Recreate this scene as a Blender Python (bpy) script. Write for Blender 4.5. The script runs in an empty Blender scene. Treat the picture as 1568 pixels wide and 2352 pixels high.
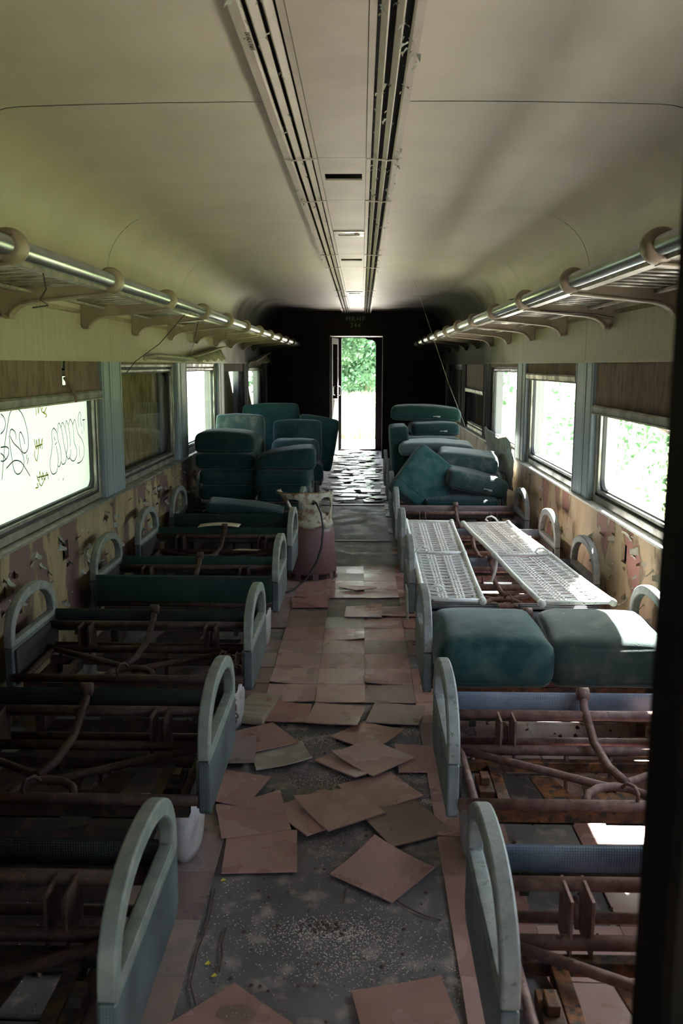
import bpy, bmesh, math, random
from mathutils import Vector, Matrix, Euler, noise
random.seed(7)
C = bpy.context.scene.collection
S = bpy.context.scene
# ------------------------------------------------------------------ camera
cam_d = bpy.data.cameras.new('camera'); cam = bpy.data.objects.new('camera', cam_d); C.objects.link(cam)
yaw, pitch, roll = .0221, .1641, .0024
r_ = Vector((math.cos(yaw), math.sin(yaw), 0)); f0 = Vector((-math.sin(yaw), math.cos(yaw), 0)); zz = Vector((0, 0, 1))
fw = f0*math.cos(pitch) - zz*math.sin(pitch); up = f0*math.sin(pitch) + zz*math.cos(pitch)
cr_ = r_*math.cos(roll) + up*math.sin(roll); cu_ = up*math.cos(roll) - r_*math.sin(roll)
M = Matrix((cr_, cu_, -fw)).transposed().to_4x4(); M.translation = Vector((.0874, 0, 1.5072)); cam.matrix_world = M
cam_d.sensor_fit = 'VERTICAL'; cam_d.sensor_height = 36; cam_d.lens = 36*2031.68/2352
cam_d.clip_start = .05; cam_d.clip_end = 300
cam_d.dof.use_dof = True; cam_d.dof.focus_distance = 4.2; cam_d.dof.aperture_fstop = cam_d.lens/1000/.0046
S.camera = cam
# ------------------------------------------------------------------ light
SUN = Vector((-.42, -.85, -.93)).normalized()
W = bpy.data.worlds.new('sky'); S.world = W; W.use_nodes = True
nt = W.node_tree; nt.nodes.clear()
sky = nt.nodes.new('ShaderNodeTexSky'); sky.sky_type = 'HOSEK_WILKIE'; sky.turbidity = 7; sky.ground_albedo = .3
sky.sun_direction = (-SUN)
bg = nt.nodes.new('ShaderNodeBackground'); bg.inputs[1].default_value = 10
wo = nt.nodes.new('ShaderNodeOutputWorld'); hs_ = nt.nodes.new('ShaderNodeHueSaturation'); hs_.inputs['Saturation'].default_value = .6; nt.links.new(sky.outputs[0], hs_.inputs['Color']); nt.links.new(hs_.outputs[0], bg.inputs[0]); nt.links.new(bg.outputs[0], wo.inputs[0])
sl = bpy.data.lights.new('sun', 'SUN'); sl.energy = 36; sl.angle = .012; sl.color = (1, .97, .93)
so = bpy.data.objects.new('sun', sl); C.objects.link(so); so.rotation_euler = SUN.to_track_quat('-Z', 'Y').to_euler()
S.view_settings.view_transform = 'Standard'; S.view_settings.look = 'None'
S.view_settings.exposure = 2.3; S.view_settings.gamma = 1; S.view_settings.use_curve_mapping = False
S.cycles.max_bounces = 9; S.cycles.diffuse_bounces = 5; S.cycles.glossy_bounces = 3; S.cycles.transparent_max_bounces = 8
S.cycles.caustics_reflective = False; S.cycles.caustics_refractive = False; S.cycles.use_denoising = True; S.cycles.denoiser = 'OPENIMAGEDENOISE'; S.cycles.denoising_input_passes = 'RGB_ALBEDO_NORMAL'; S.cycles.denoising_prefilter = 'ACCURATE'; S.cycles.use_adaptive_sampling = False
S.cycles.sample_clamp_indirect = 12

# ------------------------------------------------------------------ materials
def mat(name, col, col2=None, rough=.7, metal=0., nscale=8., stretch=(1, 1, 1), bump=.0, bscale=60., lo=.42, hi=.6, rvar=0., detail=6., col3=None, spec=.5, rand=0., sheen=0., worldco=False, l3=(.55, .62), dist=.01):
    m = bpy.data.materials.new(name); m.use_nodes = True; t = m.node_tree; n = t.nodes; L = t.links
    b = n['Principled BSDF']; b.inputs['Roughness'].default_value = rough; b.inputs['Metallic'].default_value = metal
    b.inputs['Specular IOR Level'].default_value = spec
    if sheen:
        b.inputs['Sheen Weight'].default_value = sheen; b.inputs['Sheen Roughness'].default_value = .4
    tc = n.new('ShaderNodeTexCoord'); mp = n.new('ShaderNodeMapping'); mp.inputs['Scale'].default_value = stretch
    src = tc.outputs['Object']
    if worldco:
        g = n.new('ShaderNodeNewGeometry'); src = g.outputs['Position']
    L.new(src, mp.inputs[0])
    oi = n.new('ShaderNodeObjectInfo')
    if not worldco:
        cv = n.new('ShaderNodeVectorMath'); cv.operation = 'SCALE'; cv.inputs[0].default_value = (37, 23, 51); L.new(oi.outputs['Random'], cv.inputs[3])
        L.new(cv.outputs[0], mp.inputs['Location'])
    nz = n.new('ShaderNodeTexNoise'); nz.inputs['Scale'].default_value = nscale; nz.inputs['Detail'].default_value = detail; L.new(mp.outputs[0], nz.inputs[0])
    out = None
    if col2:
        cr = n.new('ShaderNodeValToRGB'); e = cr.color_ramp.elements; e[0].position = lo; e[1].position = hi; e[0].color = (*col, 1); e[1].color = (*col2, 1)
        L.new(nz.outputs[0], cr.inputs[0]); out = cr.outputs[0]
        if col3:
            n2 = n.new('ShaderNodeTexNoise'); n2.inputs['Scale'].default_value = nscale*2.7; n2.inputs['Detail'].default_value = 8; L.new(mp.outputs[0], n2.inputs[0])
            c3 = n.new('ShaderNodeValToRGB'); c3.color_ramp.elements[0].position = l3[0]; c3.color_ramp.elements[1].position = l3[1]; L.new(n2.outputs[0], c3.inputs[0])
            mx = n.new('ShaderNodeMixRGB'); L.new(c3.outputs[0], mx.inputs[0]); L.new(out, mx.inputs[1]); mx.inputs[2].default_value = (*col3, 1); out = mx.outputs[0]
    if rand:
        hs = n.new('ShaderNodeHueSaturation')
        ma = n.new('ShaderNodeMapRange'); ma.inputs[3].default_value = 1-rand; ma.inputs[4].default_value = 1+rand; L.new(oi.outputs['Random'], ma.inputs[0]); L.new(ma.outputs[0], hs.inputs['Value'])
        ma2 = n.new('ShaderNodeMapRange'); ma2.inputs[3].default_value = 1.1; ma2.inputs[4].default_value = .75; L.new(oi.outputs['Random'], ma2.inputs[0]); L.new(ma2.outputs[0], hs.inputs['Saturation'])
        if out: L.new(out, hs.inputs['Color'])
        else: hs.inputs['Color'].default_value = (*col, 1)
        out = hs.outputs[0]
    if out: L.new(out, b.inputs['Base Color'])
    else: b.inputs['Base Color'].default_value = (*col, 1)
    if rvar:
        mr = n.new('ShaderNodeMapRange'); mr.inputs[1].default_value = .35; mr.inputs[2].default_value = .65; mr.inputs[3].default_value = max(.03, rough-rvar); mr.inputs[4].default_value = min(1, rough+rvar)
        L.new(nz.outputs[0], mr.inputs[0]); L.new(mr.outputs[0], b.inputs['Roughness'])
    if bump:
        n3 = n.new('ShaderNodeTexNoise'); n3.inputs['Scale'].default_value = bscale; n3.inputs['Detail'].default_value = 5; L.new(mp.outputs[0], n3.inputs[0])
        bp = n.new('ShaderNodeBump'); bp.inputs['Strength'].default_value = bump; bp.inputs['Distance'].default_value = dist; L.new(n3.outputs[0], bp.inputs['Height']); L.new(bp.outputs[0], b.inputs['Normal'])
    return m
def blacken_far_end(m):
    # mixes the colour to black towards the far end, first along the sides, ragged edge
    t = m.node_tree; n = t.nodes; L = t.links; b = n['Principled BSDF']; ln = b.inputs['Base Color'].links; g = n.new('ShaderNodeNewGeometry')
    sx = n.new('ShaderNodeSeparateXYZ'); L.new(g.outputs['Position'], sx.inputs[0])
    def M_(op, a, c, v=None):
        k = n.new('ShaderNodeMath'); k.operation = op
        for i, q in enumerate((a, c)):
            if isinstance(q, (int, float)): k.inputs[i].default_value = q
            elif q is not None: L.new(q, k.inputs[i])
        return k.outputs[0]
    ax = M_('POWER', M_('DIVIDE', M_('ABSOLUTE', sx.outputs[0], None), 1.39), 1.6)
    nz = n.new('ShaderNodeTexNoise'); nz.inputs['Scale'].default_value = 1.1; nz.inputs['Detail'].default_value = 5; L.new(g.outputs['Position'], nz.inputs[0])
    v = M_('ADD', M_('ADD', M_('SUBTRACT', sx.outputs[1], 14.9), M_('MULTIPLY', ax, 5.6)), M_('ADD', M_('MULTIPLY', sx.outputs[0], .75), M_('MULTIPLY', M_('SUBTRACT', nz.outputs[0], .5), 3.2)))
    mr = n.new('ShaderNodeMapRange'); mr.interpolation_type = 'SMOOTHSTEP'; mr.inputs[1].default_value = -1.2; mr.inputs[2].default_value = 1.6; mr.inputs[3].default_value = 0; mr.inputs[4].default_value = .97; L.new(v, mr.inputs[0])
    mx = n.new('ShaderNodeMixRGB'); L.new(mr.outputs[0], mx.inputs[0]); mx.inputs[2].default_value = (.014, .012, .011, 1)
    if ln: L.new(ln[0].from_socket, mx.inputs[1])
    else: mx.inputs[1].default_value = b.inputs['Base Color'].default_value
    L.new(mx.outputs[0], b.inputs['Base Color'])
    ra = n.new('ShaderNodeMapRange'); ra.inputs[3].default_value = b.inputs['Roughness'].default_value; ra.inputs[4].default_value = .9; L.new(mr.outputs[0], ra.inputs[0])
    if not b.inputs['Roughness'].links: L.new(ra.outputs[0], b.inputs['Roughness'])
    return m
def weave(name, col, col2, rough=.55):
    m = mat(name, col, col2, rough=rough, nscale=5); t = m.node_tree; n = t.nodes; L = t.links
    tc = n.new('ShaderNodeTexCoord'); wv = n.new('ShaderNodeTexVoronoi'); wv.inputs['Scale'].default_value = 170; wv.inputs['Randomness'].default_value = .15
    L.new(tc.outputs['Object'], wv.inputs[0]); bp = n.new('ShaderNodeBump'); bp.invert = True; bp.inputs['Strength'].default_value = .9; bp.inputs['Distance'].default_value = .002
    L.new(wv.outputs['Distance'], bp.inputs['Height']); L.new(bp.outputs[0], n['Principled BSDF'].inputs['Normal']); return m

cream = mat('cream_paint', (.385, .34, .275), (.44, .39, .32), rough=.5, nscale=3, lo=.3, hi=.7, bump=.15, bscale=14, worldco=True, col3=(.43, .37, .25), l3=(.62, .8))
valance = mat('valance_paint', (.29, .255, .185), (.35, .31, .23), rough=.5, nscale=5, stretch=(1, 6, .5), lo=.3, hi=.7, bump=.12, bscale=10, worldco=True, col3=(.32, .27, .16), l3=(.58, .75))
ductp = mat('duct_paint', (.31, .26, .215), (.37, .315, .265), rough=.48, nscale=4, lo=.35, hi=.65, bump=.2, bscale=8, worldco=True)
dark = mat('dark_void', (.012, .011, .010), rough=.9)
bulk = mat('dark_brown_paint', (.045, .032, .024), (.03, .024, .02), rough=.7, nscale=3, bump=.2, bscale=20, worldco=True)
jambm = mat('jamb_paint', (.004, .0035, .003), (.008, .006, .004), rough=.7, nscale=9)
pillar_m = mat('blue_grey_paint', (.185, .235, .26), (.225, .27, .285), rough=.45, nscale=3, stretch=(1, 8, .6), lo=.35, hi=.65, worldco=True, bump=.1, bscale=30)
alu = mat('window_metal', (.36, .35, .31), (.25, .24, .20), rough=.4, metal=.75, nscale=9, lo=.4, hi=.6, rvar=.12)
rubber = mat('window_rubber', (.02, .022, .02), rough=.6)
chrome = mat('rack_chrome', (.52, .55, .54), (.42, .45, .44), rough=.3, metal=.9, nscale=9, lo=.3, hi=.7)
rackm = mat('rack_paint', (.25, .19, .14), (.31, .245, .185), rough=.42, nscale=7, bump=.15, bscale=60, col3=(.12, .08, .05), l3=(.68, .72))
rodm = mat('rack_rod_metal', (.45, .42, .37), (.30, .27, .23), rough=.35, metal=.5, nscale=20)
armm = mat('arm_metal', (.205, .215, .215), (.28, .29, .285), rough=.58, metal=.15, nscale=24, bump=.5, bscale=240, lo=.38, hi=.62, dist=.002, col3=(.14, .15, .13), l3=(.6, .68))
vinyl = weave('arm_vinyl', (.10, .125, .13), (.17, .19, .195))
kickm = weave('kick_vinyl', (.11, .135, .185), (.20, .225, .28), rough=.33)
kickg = mat('green_kick_vinyl', (.012, .026, .023), (.02, .036, .032), rough=.5, nscale=8, bump=.3, bscale=200, dist=.002)
kickb = mat('brown_kick_panel', (.13, .085, .08), (.22, .16, .15), rough=.45, nscale=4, stretch=(1, 1, 7), lo=.35, hi=.65)
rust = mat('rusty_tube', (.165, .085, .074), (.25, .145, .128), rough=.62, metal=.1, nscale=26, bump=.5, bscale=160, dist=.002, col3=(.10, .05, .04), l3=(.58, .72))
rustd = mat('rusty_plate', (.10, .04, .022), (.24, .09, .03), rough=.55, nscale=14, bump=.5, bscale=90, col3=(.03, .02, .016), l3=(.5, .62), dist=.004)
rustk = mat('dark_rusty_tube', (.035, .022, .016), (.065, .035, .024), rough=.65, nscale=26, bump=.5, bscale=160, dist=.002, col3=(.10, .045, .02), l3=(.62, .7))  # darker version of the rusty tube for the left seats
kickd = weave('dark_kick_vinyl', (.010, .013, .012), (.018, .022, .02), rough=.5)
rustq = mat('dark_rusty_plate', (.035, .02, .014), (.07, .035, .018), rough=.7, nscale=14, bump=.5, bscale=90, col3=(.015, .013, .012), l3=(.5, .62), dist=.004)  # darker version of the rusty plate for the left seats
blacks = mat('black_steel', (.022, .02, .02), (.05, .04, .036), rough=.4, nscale=20)
ped = mat('pedestal_paint', (.36, .34, .34), (.44, .42, .41), rough=.5, nscale=6, bump=.1, col3=(.28, .25, .24), l3=(.5, .7))
ribm = mat('footrest_rubber', (.05, .055, .06), (.10, .11, .12), rough=.4, nscale=10)
velvet = mat('shaded_green_velvet', (.005, .024, .024), (.009, .037, .036), rough=.9, nscale=4.5, lo=.35, hi=.65, bump=.5, bscale=260, sheen=.2, spec=.2, rand=.18, dist=.002, col3=(.020, .046, .043), l3=(.5, .75))  # darkened for left and far cushions, their shade put into the colour
velvetd = mat('lit_dusty_velvet', (.012, .050, .050), (.022, .070, .068), rough=.9, nscale=4.5, lo=.35, hi=.65, bump=.5, bscale=260, sheen=.3, spec=.2, dist=.002, col3=(.055, .10, .09), l3=(.45, .7))  # dusty velvet, lighter copy with the light on those cushions put into the colour
velvetg = mat('faded_velvet', (.04, .06, .052), (.02, .05, .045), rough=.92, nscale=4, lo=.38, hi=.66, bump=.5, bscale=260, sheen=.4, spec=.2, dist=.002, col3=(.10, .105, .09), l3=(.5, .72))
velvetx = mat('grey_velvet', (.095, .105, .105), (.05, .08, .08), rough=.92, nscale=4, lo=.38, hi=.66, bump=.5, bscale=260, sheen=.4, spec=.2, dist=.002)
pipem = mat('cushion_piping', (.015, .045, .045), rough=.8)
padm = mat('torn_padding', (.35, .27, .20), (.18, .12, .08), rough=.9, nscale=30)
tile_m = mat('red_floor_tile', (.30, .145, .125), (.38, .215, .19), rough=.27, nscale=4, lo=.3, hi=.7, rvar=.08, rand=.16, bump=.08, bscale=12)
tile_w = mat('pale_floor_tile', (.36, .34, .30), (.46, .44, .40), rough=.4, nscale=40, lo=.4, hi=.6, col3=(.2, .17, .14), l3=(.56, .66))
tile_g = mat('dusty_floor_tile', (.30, .25, .20), (.40, .35, .29), rough=.5, nscale=12, lo=.4, hi=.6, rand=.1)
tile_d = mat('dirty_floor_tile', (.20, .135, .122), (.28, .175, .158), rough=.36, nscale=5, lo=.3, hi=.7, rvar=.12, rand=.16, col3=(.15, .12, .11), l3=(.5, .8))
tile_k = mat('dark_floor_tile', (.035, .022, .018), (.075, .038, .03), rough=.6, nscale=6, lo=.35, hi=.65, rand=.25, col3=(.022, .019, .017), l3=(.42, .6))  # darker version of the floor tile, laid under the left seats
subf = mat('bare_subfloor', (.088, .078, .080), (.165, .148, .148), rough=.55, nscale=5, lo=.35, hi=.68, rvar=.1, bump=.2, bscale=70, worldco=True, dist=.004, col3=(.33, .28, .24), l3=(.54, .72))
wetf = mat('wet_broken_tile', (.085, .08, .08), (.15, .14, .14), rough=.27, nscale=9, rvar=.12, rand=.3, bump=.06, bscale=14)
gritm = mat('grit', (.38, .31, .25), (.58, .50, .42), rough=.9, nscale=90, worldco=True, lo=.35, hi=.65)
gritd = mat('dark_debris', (.06, .03, .022), (.10, .06, .04), rough=.9, nscale=60, worldco=True)
leafy = mat('yellow_leaf', (.6, .5, .05), rough=.6)
woodm = mat('weathered_wood', (.23, .17, .12), (.34, .28, .21), rough=.6, nscale=5, stretch=(1, 8, 1), lo=.35, hi=.65)
ply = mat('plywood', (.27, .18, .085), (.38, .27, .14), rough=.75, nscale=5, stretch=(1, 3.2, .7), lo=.38, hi=.62, worldco=True, col3=(.07, .075, .025), l3=(.5, .68))
shadem = mat('brown_shade_cloth', (.13, .085, .058), (.18, .125, .088), rough=.85, nscale=5, stretch=(1, 2, .6), lo=.35, hi=.65, worldco=True, bump=.2, bscale=90, col3=(.08, .05, .035), l3=(.5, .7))
shadel = mat('pale_shade_cloth', (.40, .38, .30), (.30, .28, .22), rough=.7, nscale=12)
springm = mat('white_spring_paint', (.74, .73, .69), (.84, .83, .80), rough=.5, nscale=20, lo=.35, hi=.6, col3=(.22, .13, .07), l3=(.62, .7))
tankr = mat('tank_rust_primer', (.13, .058, .052), (.17, .09, .088), rough=.5, nscale=3.5, lo=.35, hi=.65, bump=.2, bscale=60)
hosem = mat('black_hose', (.012, .012, .013), rough=.4)
paperm = mat('old_card', (.50, .43, .30), (.42, .35, .23), rough=.8, nscale=9)
letters = mat('stencil_paint', (.30, .31, .27), rough=.7)
stamp = mat('stencil_dark', (.10, .09, .06), rough=.7)
graf = mat('graffiti_paint', (.03, .06, .10), rough=.6)
grafy = mat('yellow_graffiti_paint', (.55, .52, .03), rough=.6)
trunkm = mat('tree_bark', (.16, .13, .10), (.26, .22, .18), rough=.9, nscale=6, stretch=(3, 3, .6), bump=.5, bscale=20)
grass = mat('sunny_grass', (.19, .23, .08), (.26, .29, .11), rough=.9, nscale=1.6, worldco=True, col3=(.32, .33, .18), l3=(.5, .7))
trackm = mat('pale_gravel', (.34, .31, .27), (.42, .39, .34), rough=.9, nscale=20, worldco=True)
outerm = mat('outer_steel', (.30, .30, .30), rough=.5)
def leafmat(name, c):
    m = bpy.data.materials.new(name); m.use_nodes = True; n = m.node_tree.nodes; L = m.node_tree.links; n.clear()
    o = n.new('ShaderNodeOutputMaterial'); d = n.new('ShaderNodeBsdfDiffuse'); t = n.new('ShaderNodeBsdfTranslucent'); x = n.new('ShaderNodeMixShader'); x.inputs[0].default_value = .45
    g = n.new('ShaderNodeNewGeometry'); nz = n.new('ShaderNodeTexNoise'); nz.inputs['Scale'].default_value = 1.3; cr = n.new('ShaderNodeValToRGB'); L.new(g.outputs['Position'], nz.inputs[0]); L.new(nz.outputs[0], cr.inputs[0])
    cr.color_ramp.elements[0].color = (*[v*.75 for v in c], 1); cr.color_ramp.elements[1].color = (*[min(1, v*1.3) for v in c], 1); cr.color_ramp.elements[0].position = .35; cr.color_ramp.elements[1].position = .65
    for s in (d, t): L.new(cr.outputs[0], s.inputs[0])
    L.new(d.outputs[0], x.inputs[1]); L.new(t.outputs[0], x.inputs[2]); L.new(x.outputs[0], o.inputs[0]); return m
leaf_a = leafmat('leaf_green', (.12, .215, .085)); leaf_b = leafmat('leaf_blue_green', (.105, .20, .11)); leaf_c = leafmat('leaf_yellow_green', (.16, .24, .085))
def glassmat(name, tint, milky=0.):
    m = bpy.data.materials.new(name); m.use_nodes = True; n = m.node_tree.nodes; L = m.node_tree.links; n.clear()
    o = n.new('ShaderNodeOutputMaterial'); tr = n.new('ShaderNodeBsdfTransparent'); tr.inputs[0].default_value = (*tint, 1)
    gl = n.new('ShaderNodeBsdfGlossy'); gl.inputs['Roughness'].default_value = .03; lw = n.new('ShaderNodeLayerWeight'); pw = n.new('ShaderNodeMath'); pw.operation = 'POWER'; pw.inputs[1].default_value = 5; L.new(lw.outputs['Facing'], pw.inputs[0]); fr = n.new('ShaderNodeMath'); fr.operation = 'MULTIPLY_ADD'; fr.inputs[1].default_value = .6; fr.inputs[2].default_value = .04; L.new(pw.outputs[0], fr.inputs[0])
    mx = n.new('ShaderNodeMixShader'); L.new(fr.outputs[0], mx.inputs[0]); L.new(gl.outputs[0], mx.inputs[2])
    if milky:
        tl = n.new('ShaderNodeBsdfTranslucent'); tl.inputs[0].default_value = (.47, .49, .49, 1); m2 = n.new('ShaderNodeMixShader'); m2.inputs[0].default_value = milky
        L.new(tr.outputs[0], m2.inputs[1]); L.new(tl.outputs[0], m2.inputs[2]); L.new(m2.outputs[0], mx.inputs[1])
    else: L.new(tr.outputs[0], mx.inputs[1])
    L.new(mx.outputs[0], o.inputs[0]); return m
glass = glassmat('clear_glass', (.93, .96, .95)); milk = glassmat('milky_glass', (.25, .3, .3), .85)
# peeling wall: tan paint over brick-pink board, dirt runs
def peelmat(name, tan, tan2, pink, thr, streak):
    m = mat(name, tan, tan2, rough=.6, nscale=4, stretch=(1, streak, .8), worldco=True, lo=.35, hi=.65, bump=.3, bscale=25)
    t = m.node_tree; n = t.nodes; L = t.links; b = n['Principled BSDF']; old = b.inputs['Base Color'].links[0].from_socket
    g = n.new('ShaderNodeNewGeometry'); mp = n.new('ShaderNodeMapping'); mp.inputs['Scale'].default_value = (1, 1.9, 1); L.new(g.outputs['Position'], mp.inputs[0])
    nz = n.new('ShaderNodeTexNoise'); nz.inputs['Scale'].default_value = 2.1; nz.inputs['Detail'].default_value = 5; nz.inputs['Roughness'].default_value = .5; L.new(mp.outputs[0], nz.inputs[0])
    cr = n.new('ShaderNodeValToRGB'); cr.color_ramp.elements[0].position = thr; cr.color_ramp.elements[1].position = thr+.012; L.new(nz.outputs[0], cr.inputs[0])
    mx = n.new('ShaderNodeMixRGB'); L.new(cr.outputs[0], mx.inputs[0]); L.new(old, mx.inputs[1]); mx.inputs[2].default_value = (*pink, 1)
    cd = n.new('ShaderNodeValToRGB'); e = cd.color_ramp.elements; e[0].position = thr-.035; e[1].position = thr; e[0].color = (1, 1, 1, 1); e[1].color = (.3, .26, .2, 1)
    e2 = cd.color_ramp.elements.new(thr+.014); e2.color = (1, 1, 1, 1); L.new(nz.outputs[0], cd.inputs[0])
    m3 = n.new('ShaderNodeMixRGB'); m3.blend_type = 'MULTIPLY'; m3.inputs[0].default_value = .9; L.new(mx.outputs[0], m3.inputs[1]); L.new(cd.outputs[0], m3.inputs[2]); L.new(m3.outputs[0], b.inputs['Base Color']); return m
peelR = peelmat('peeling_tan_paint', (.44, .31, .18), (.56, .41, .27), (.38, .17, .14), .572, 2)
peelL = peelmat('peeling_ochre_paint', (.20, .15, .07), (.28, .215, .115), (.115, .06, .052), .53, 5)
flakem = mat('paint_flake', (.36, .33, .25), (.44, .41, .33), rough=.6, nscale=30, worldco=True)
flakeg = mat('grey_paint_flake', (.15, .18, .15), (.30, .28, .21), rough=.6, nscale=40, worldco=True)

for m_ in (cream, valance, rackm, pillar_m, rodm, bulk, alu): blacken_far_end(m_)
chrome.node_tree.nodes['Principled BSDF'].inputs['Metallic'].default_value = .9
for m_, v_ in ((jambm, .05), (bulk, .2), (kickd, .15), (kickg, .15), (rustk, .2), (tile_k, .15)): m_.node_tree.nodes['Principled BSDF'].inputs['Specular IOR Level'].default_value = v_
# ------------------------------------------------------------------ mesh helpers
class MB:
    def __init__(s): s.b = bmesh.new()
    def face(s, pts):
        return s.b.faces.new([s.b.verts.new(p) for p in pts])
    def box(s, x0, x1, y0, y1, z0, z1, mtx=None):
        r = bmesh.ops.create_cube(s.b, size=1, matrix=Matrix.Translation(((x0+x1)/2, (y0+y1)/2, (z0+z1)/2)) @ Matrix.Diagonal((abs(x1-x0), abs(y1-y0), abs(z1-z0), 1)))
        if mtx is not None: bmesh.ops.transform(s.b, matrix=mtx, verts=r['verts'])
        return s
    def tube(s, pts, r, n=10, closed=False):
        pts = [Vector(p) for p in pts]; N = len(pts); rings = []; prev = None
        rr = r if isinstance(r, (list, tuple)) else [r]*N
        for i, p in enumerate(pts):
            a = pts[i-1] if (i > 0 or closed) else p; c = pts[(i+1) % N] if (i < N-1 or closed) else p
            t = (c-a).normalized()
            if prev is None:
                u = t.orthogonal().normalized()
            else:
                u = (prev - t*prev.dot(t)).normalized()
            prev = u; v = t.cross(u)
            rings.append([s.b.verts.new(p + (u*math.cos(2*math.pi*k/n) + v*math.sin(2*math.pi*k/n))*rr[i]) for k in range(n)])
        for i in range(N if closed else N-1):
            A, B = rings[i], rings[(i+1) % N]
            for k in range(n): s.b.faces.new((A[k], A[(k+1) % n], B[(k+1) % n], B[k]))
        if not closed:
            s.b.faces.new(rings[0][::-1]); s.b.faces.new(rings[-1])
        return s
    def prism(s, poly, axis, a0, a1):
        def P(u, v, w): return {'X': (w, u, v), 'Y': (u, w, v), 'Z': (u, v, w)}[axis]
        A = [s.b.verts.new(P(u, v, a0)) for u, v in poly]; B = [s.b.verts.new(P(u, v, a1)) for u, v in poly]; n = len(poly)
        s.b.faces.new(A[::-1]); s.b.faces.new(B)
        for i in range(n): s.b.faces.new((A[i], A[(i+1) % n], B[(i+1) % n], B[i]))
        return s
    def ring(s, outer, inner, axis, a0, a1):
        def P(u, v, w): return {'X': (w, u, v), 'Y': (u, w, v), 'Z': (u, v, w)}[axis]
        n = len(outer); V = [[s.b.verts.new(P(u, v, w)) for u, v in L] for L in (outer, inner) for w in (a0, a1)]
        o0, o1, i0, i1 = V
        for k in range(n):
            j = (k+1) % n
            for q in ((o0[k], o0[j], o1[j], o1[k]), (i0[j], i0[k], i1[k], i1[j]), (o0[j], o0[k], i0[k], i0[j]), (o1[k], o1[j], i1[j], i1[k])): s.b.faces.new(q)
        return s
    def lathe(s, prof, n=32, centre=(0, 0)):
        R = [[s.b.verts.new((centre[0]+r*math.cos(2*math.pi*k/n), centre[1]+r*math.sin(2*math.pi*k/n), z)) for k in range(n)] for r, z in prof]
        for A, B in zip(R, R[1:]):
            for k in range(n): s.b.faces.new((A[k], A[(k+1) % n], B[(k+1) % n], B[k]))
        s.b.faces.new(R[0][::-1]); s.b.faces.new(R[-1]); return s
    def mesh(s, name, m, smooth=False):
        bmesh.ops.recalc_face_normals(s.b, faces=s.b.faces)
        me = bpy.data.meshes.new(name); s.b.to_mesh(me); s.b.free()
        for mm in (m if isinstance(m, (list, tuple)) else [m]): me.materials.append(mm)
        if smooth: me.polygons.foreach_set('use_smooth', [True]*len(me.polygons))
        return me
    def build(s, name, m, parent=None, smooth=False, loc=(0, 0, 0), bevel=0):
        return put(name, s.mesh(name, m, smooth), parent, loc, bevel=bevel)
def put(name, me, parent=None, loc=(0, 0, 0), rot=(0, 0, 0), bevel=0):
    o = bpy.data.objects.new(name, me); C.objects.link(o); o.location = loc; o.rotation_euler = rot
    if parent is not None: o.parent = parent
    if bevel:
        b = o.modifiers.new('bevel', 'BEVEL'); b.width = bevel; b.segments = 2; b.limit_method = 'ANGLE'; b.angle_limit = .7
    return o
def thing(name, label, cat, loc=(0, 0, 0), rot=(0, 0, 0), group=None):
    o = bpy.data.objects.new(name, None); C.objects.link(o); o.location = loc; o.rotation_euler = rot; o.empty_display_size = .1
    return tag(o, label, cat, group)
def tag(o, label, cat, group=None, kind=None):
    if label: o['label'] = label
    if cat: o['category'] = cat
    if group: o['group'] = group
    if kind: o['kind'] = kind
    return o
def struct(o): o['kind'] = 'structure'; return o
def smoothby(o, ang=.6):
    me = o.data; me.polygons.foreach_set('use_smooth', [True]*len(me.polygons))
    if hasattr(me, 'set_sharp_from_angle'): me.set_sharp_from_angle(angle=ang)
    return o
def rrect(yc, zc, w, h, r, n=6):
    pts = []
    for cx, cy, a0 in ((w/2-r, h/2-r, 0), (-w/2+r, h/2-r, 90), (-w/2+r, -h/2+r, 180), (w/2-r, -h/2+r, 270)):
        for k in range(n+1):
            a = math.radians(a0+90*k/n); pts.append((yc+cx+r*math.cos(a), zc+cy+r*math.sin(a)))
    return pts
def plate(mb, x0, x1, ys, zs, holes):
    """upright plate in the Y-Z plane cut round rectangular holes (y0,y1,z0,z1)"""
    Y = sorted(set([ys[0], ys[1]] + [v for h in holes for v in h[:2]])); Z = sorted(set([zs[0], zs[1]] + [v for h in holes for v in h[2:]]))
    Y = [y for y in Y if ys[0] <= y <= ys[1]]; Z = [z for z in Z if zs[0] <= z <= zs[1]]
    for a, b in zip(Y, Y[1:]):
        for c, d in zip(Z, Z[1:]):
            my, mz = (a+b)/2, (c+d)/2
            if any(h[0] < my < h[1] and h[2] < mz < h[3] for h in holes): continue
            mb.box(x0, x1, a, b, c, d)
    bmesh.ops.remove_doubles(mb.b, verts=mb.b.verts, dist=1e-5)
    dup = {}
    for f in list(mb.b.faces):
        k = tuple(sorted(v.index for v in f.verts))
    mb.b.verts.index_update()
    for f in list(mb.b.faces): dup.setdefault(tuple(sorted(v.index for v in f.verts)), []).append(f)
    kill = [f for L in dup.values() if len(L) > 1 for f in L]
    bmesh.ops.delete(mb.b, geom=kill, context='FACES_ONLY')
    return mb
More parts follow.
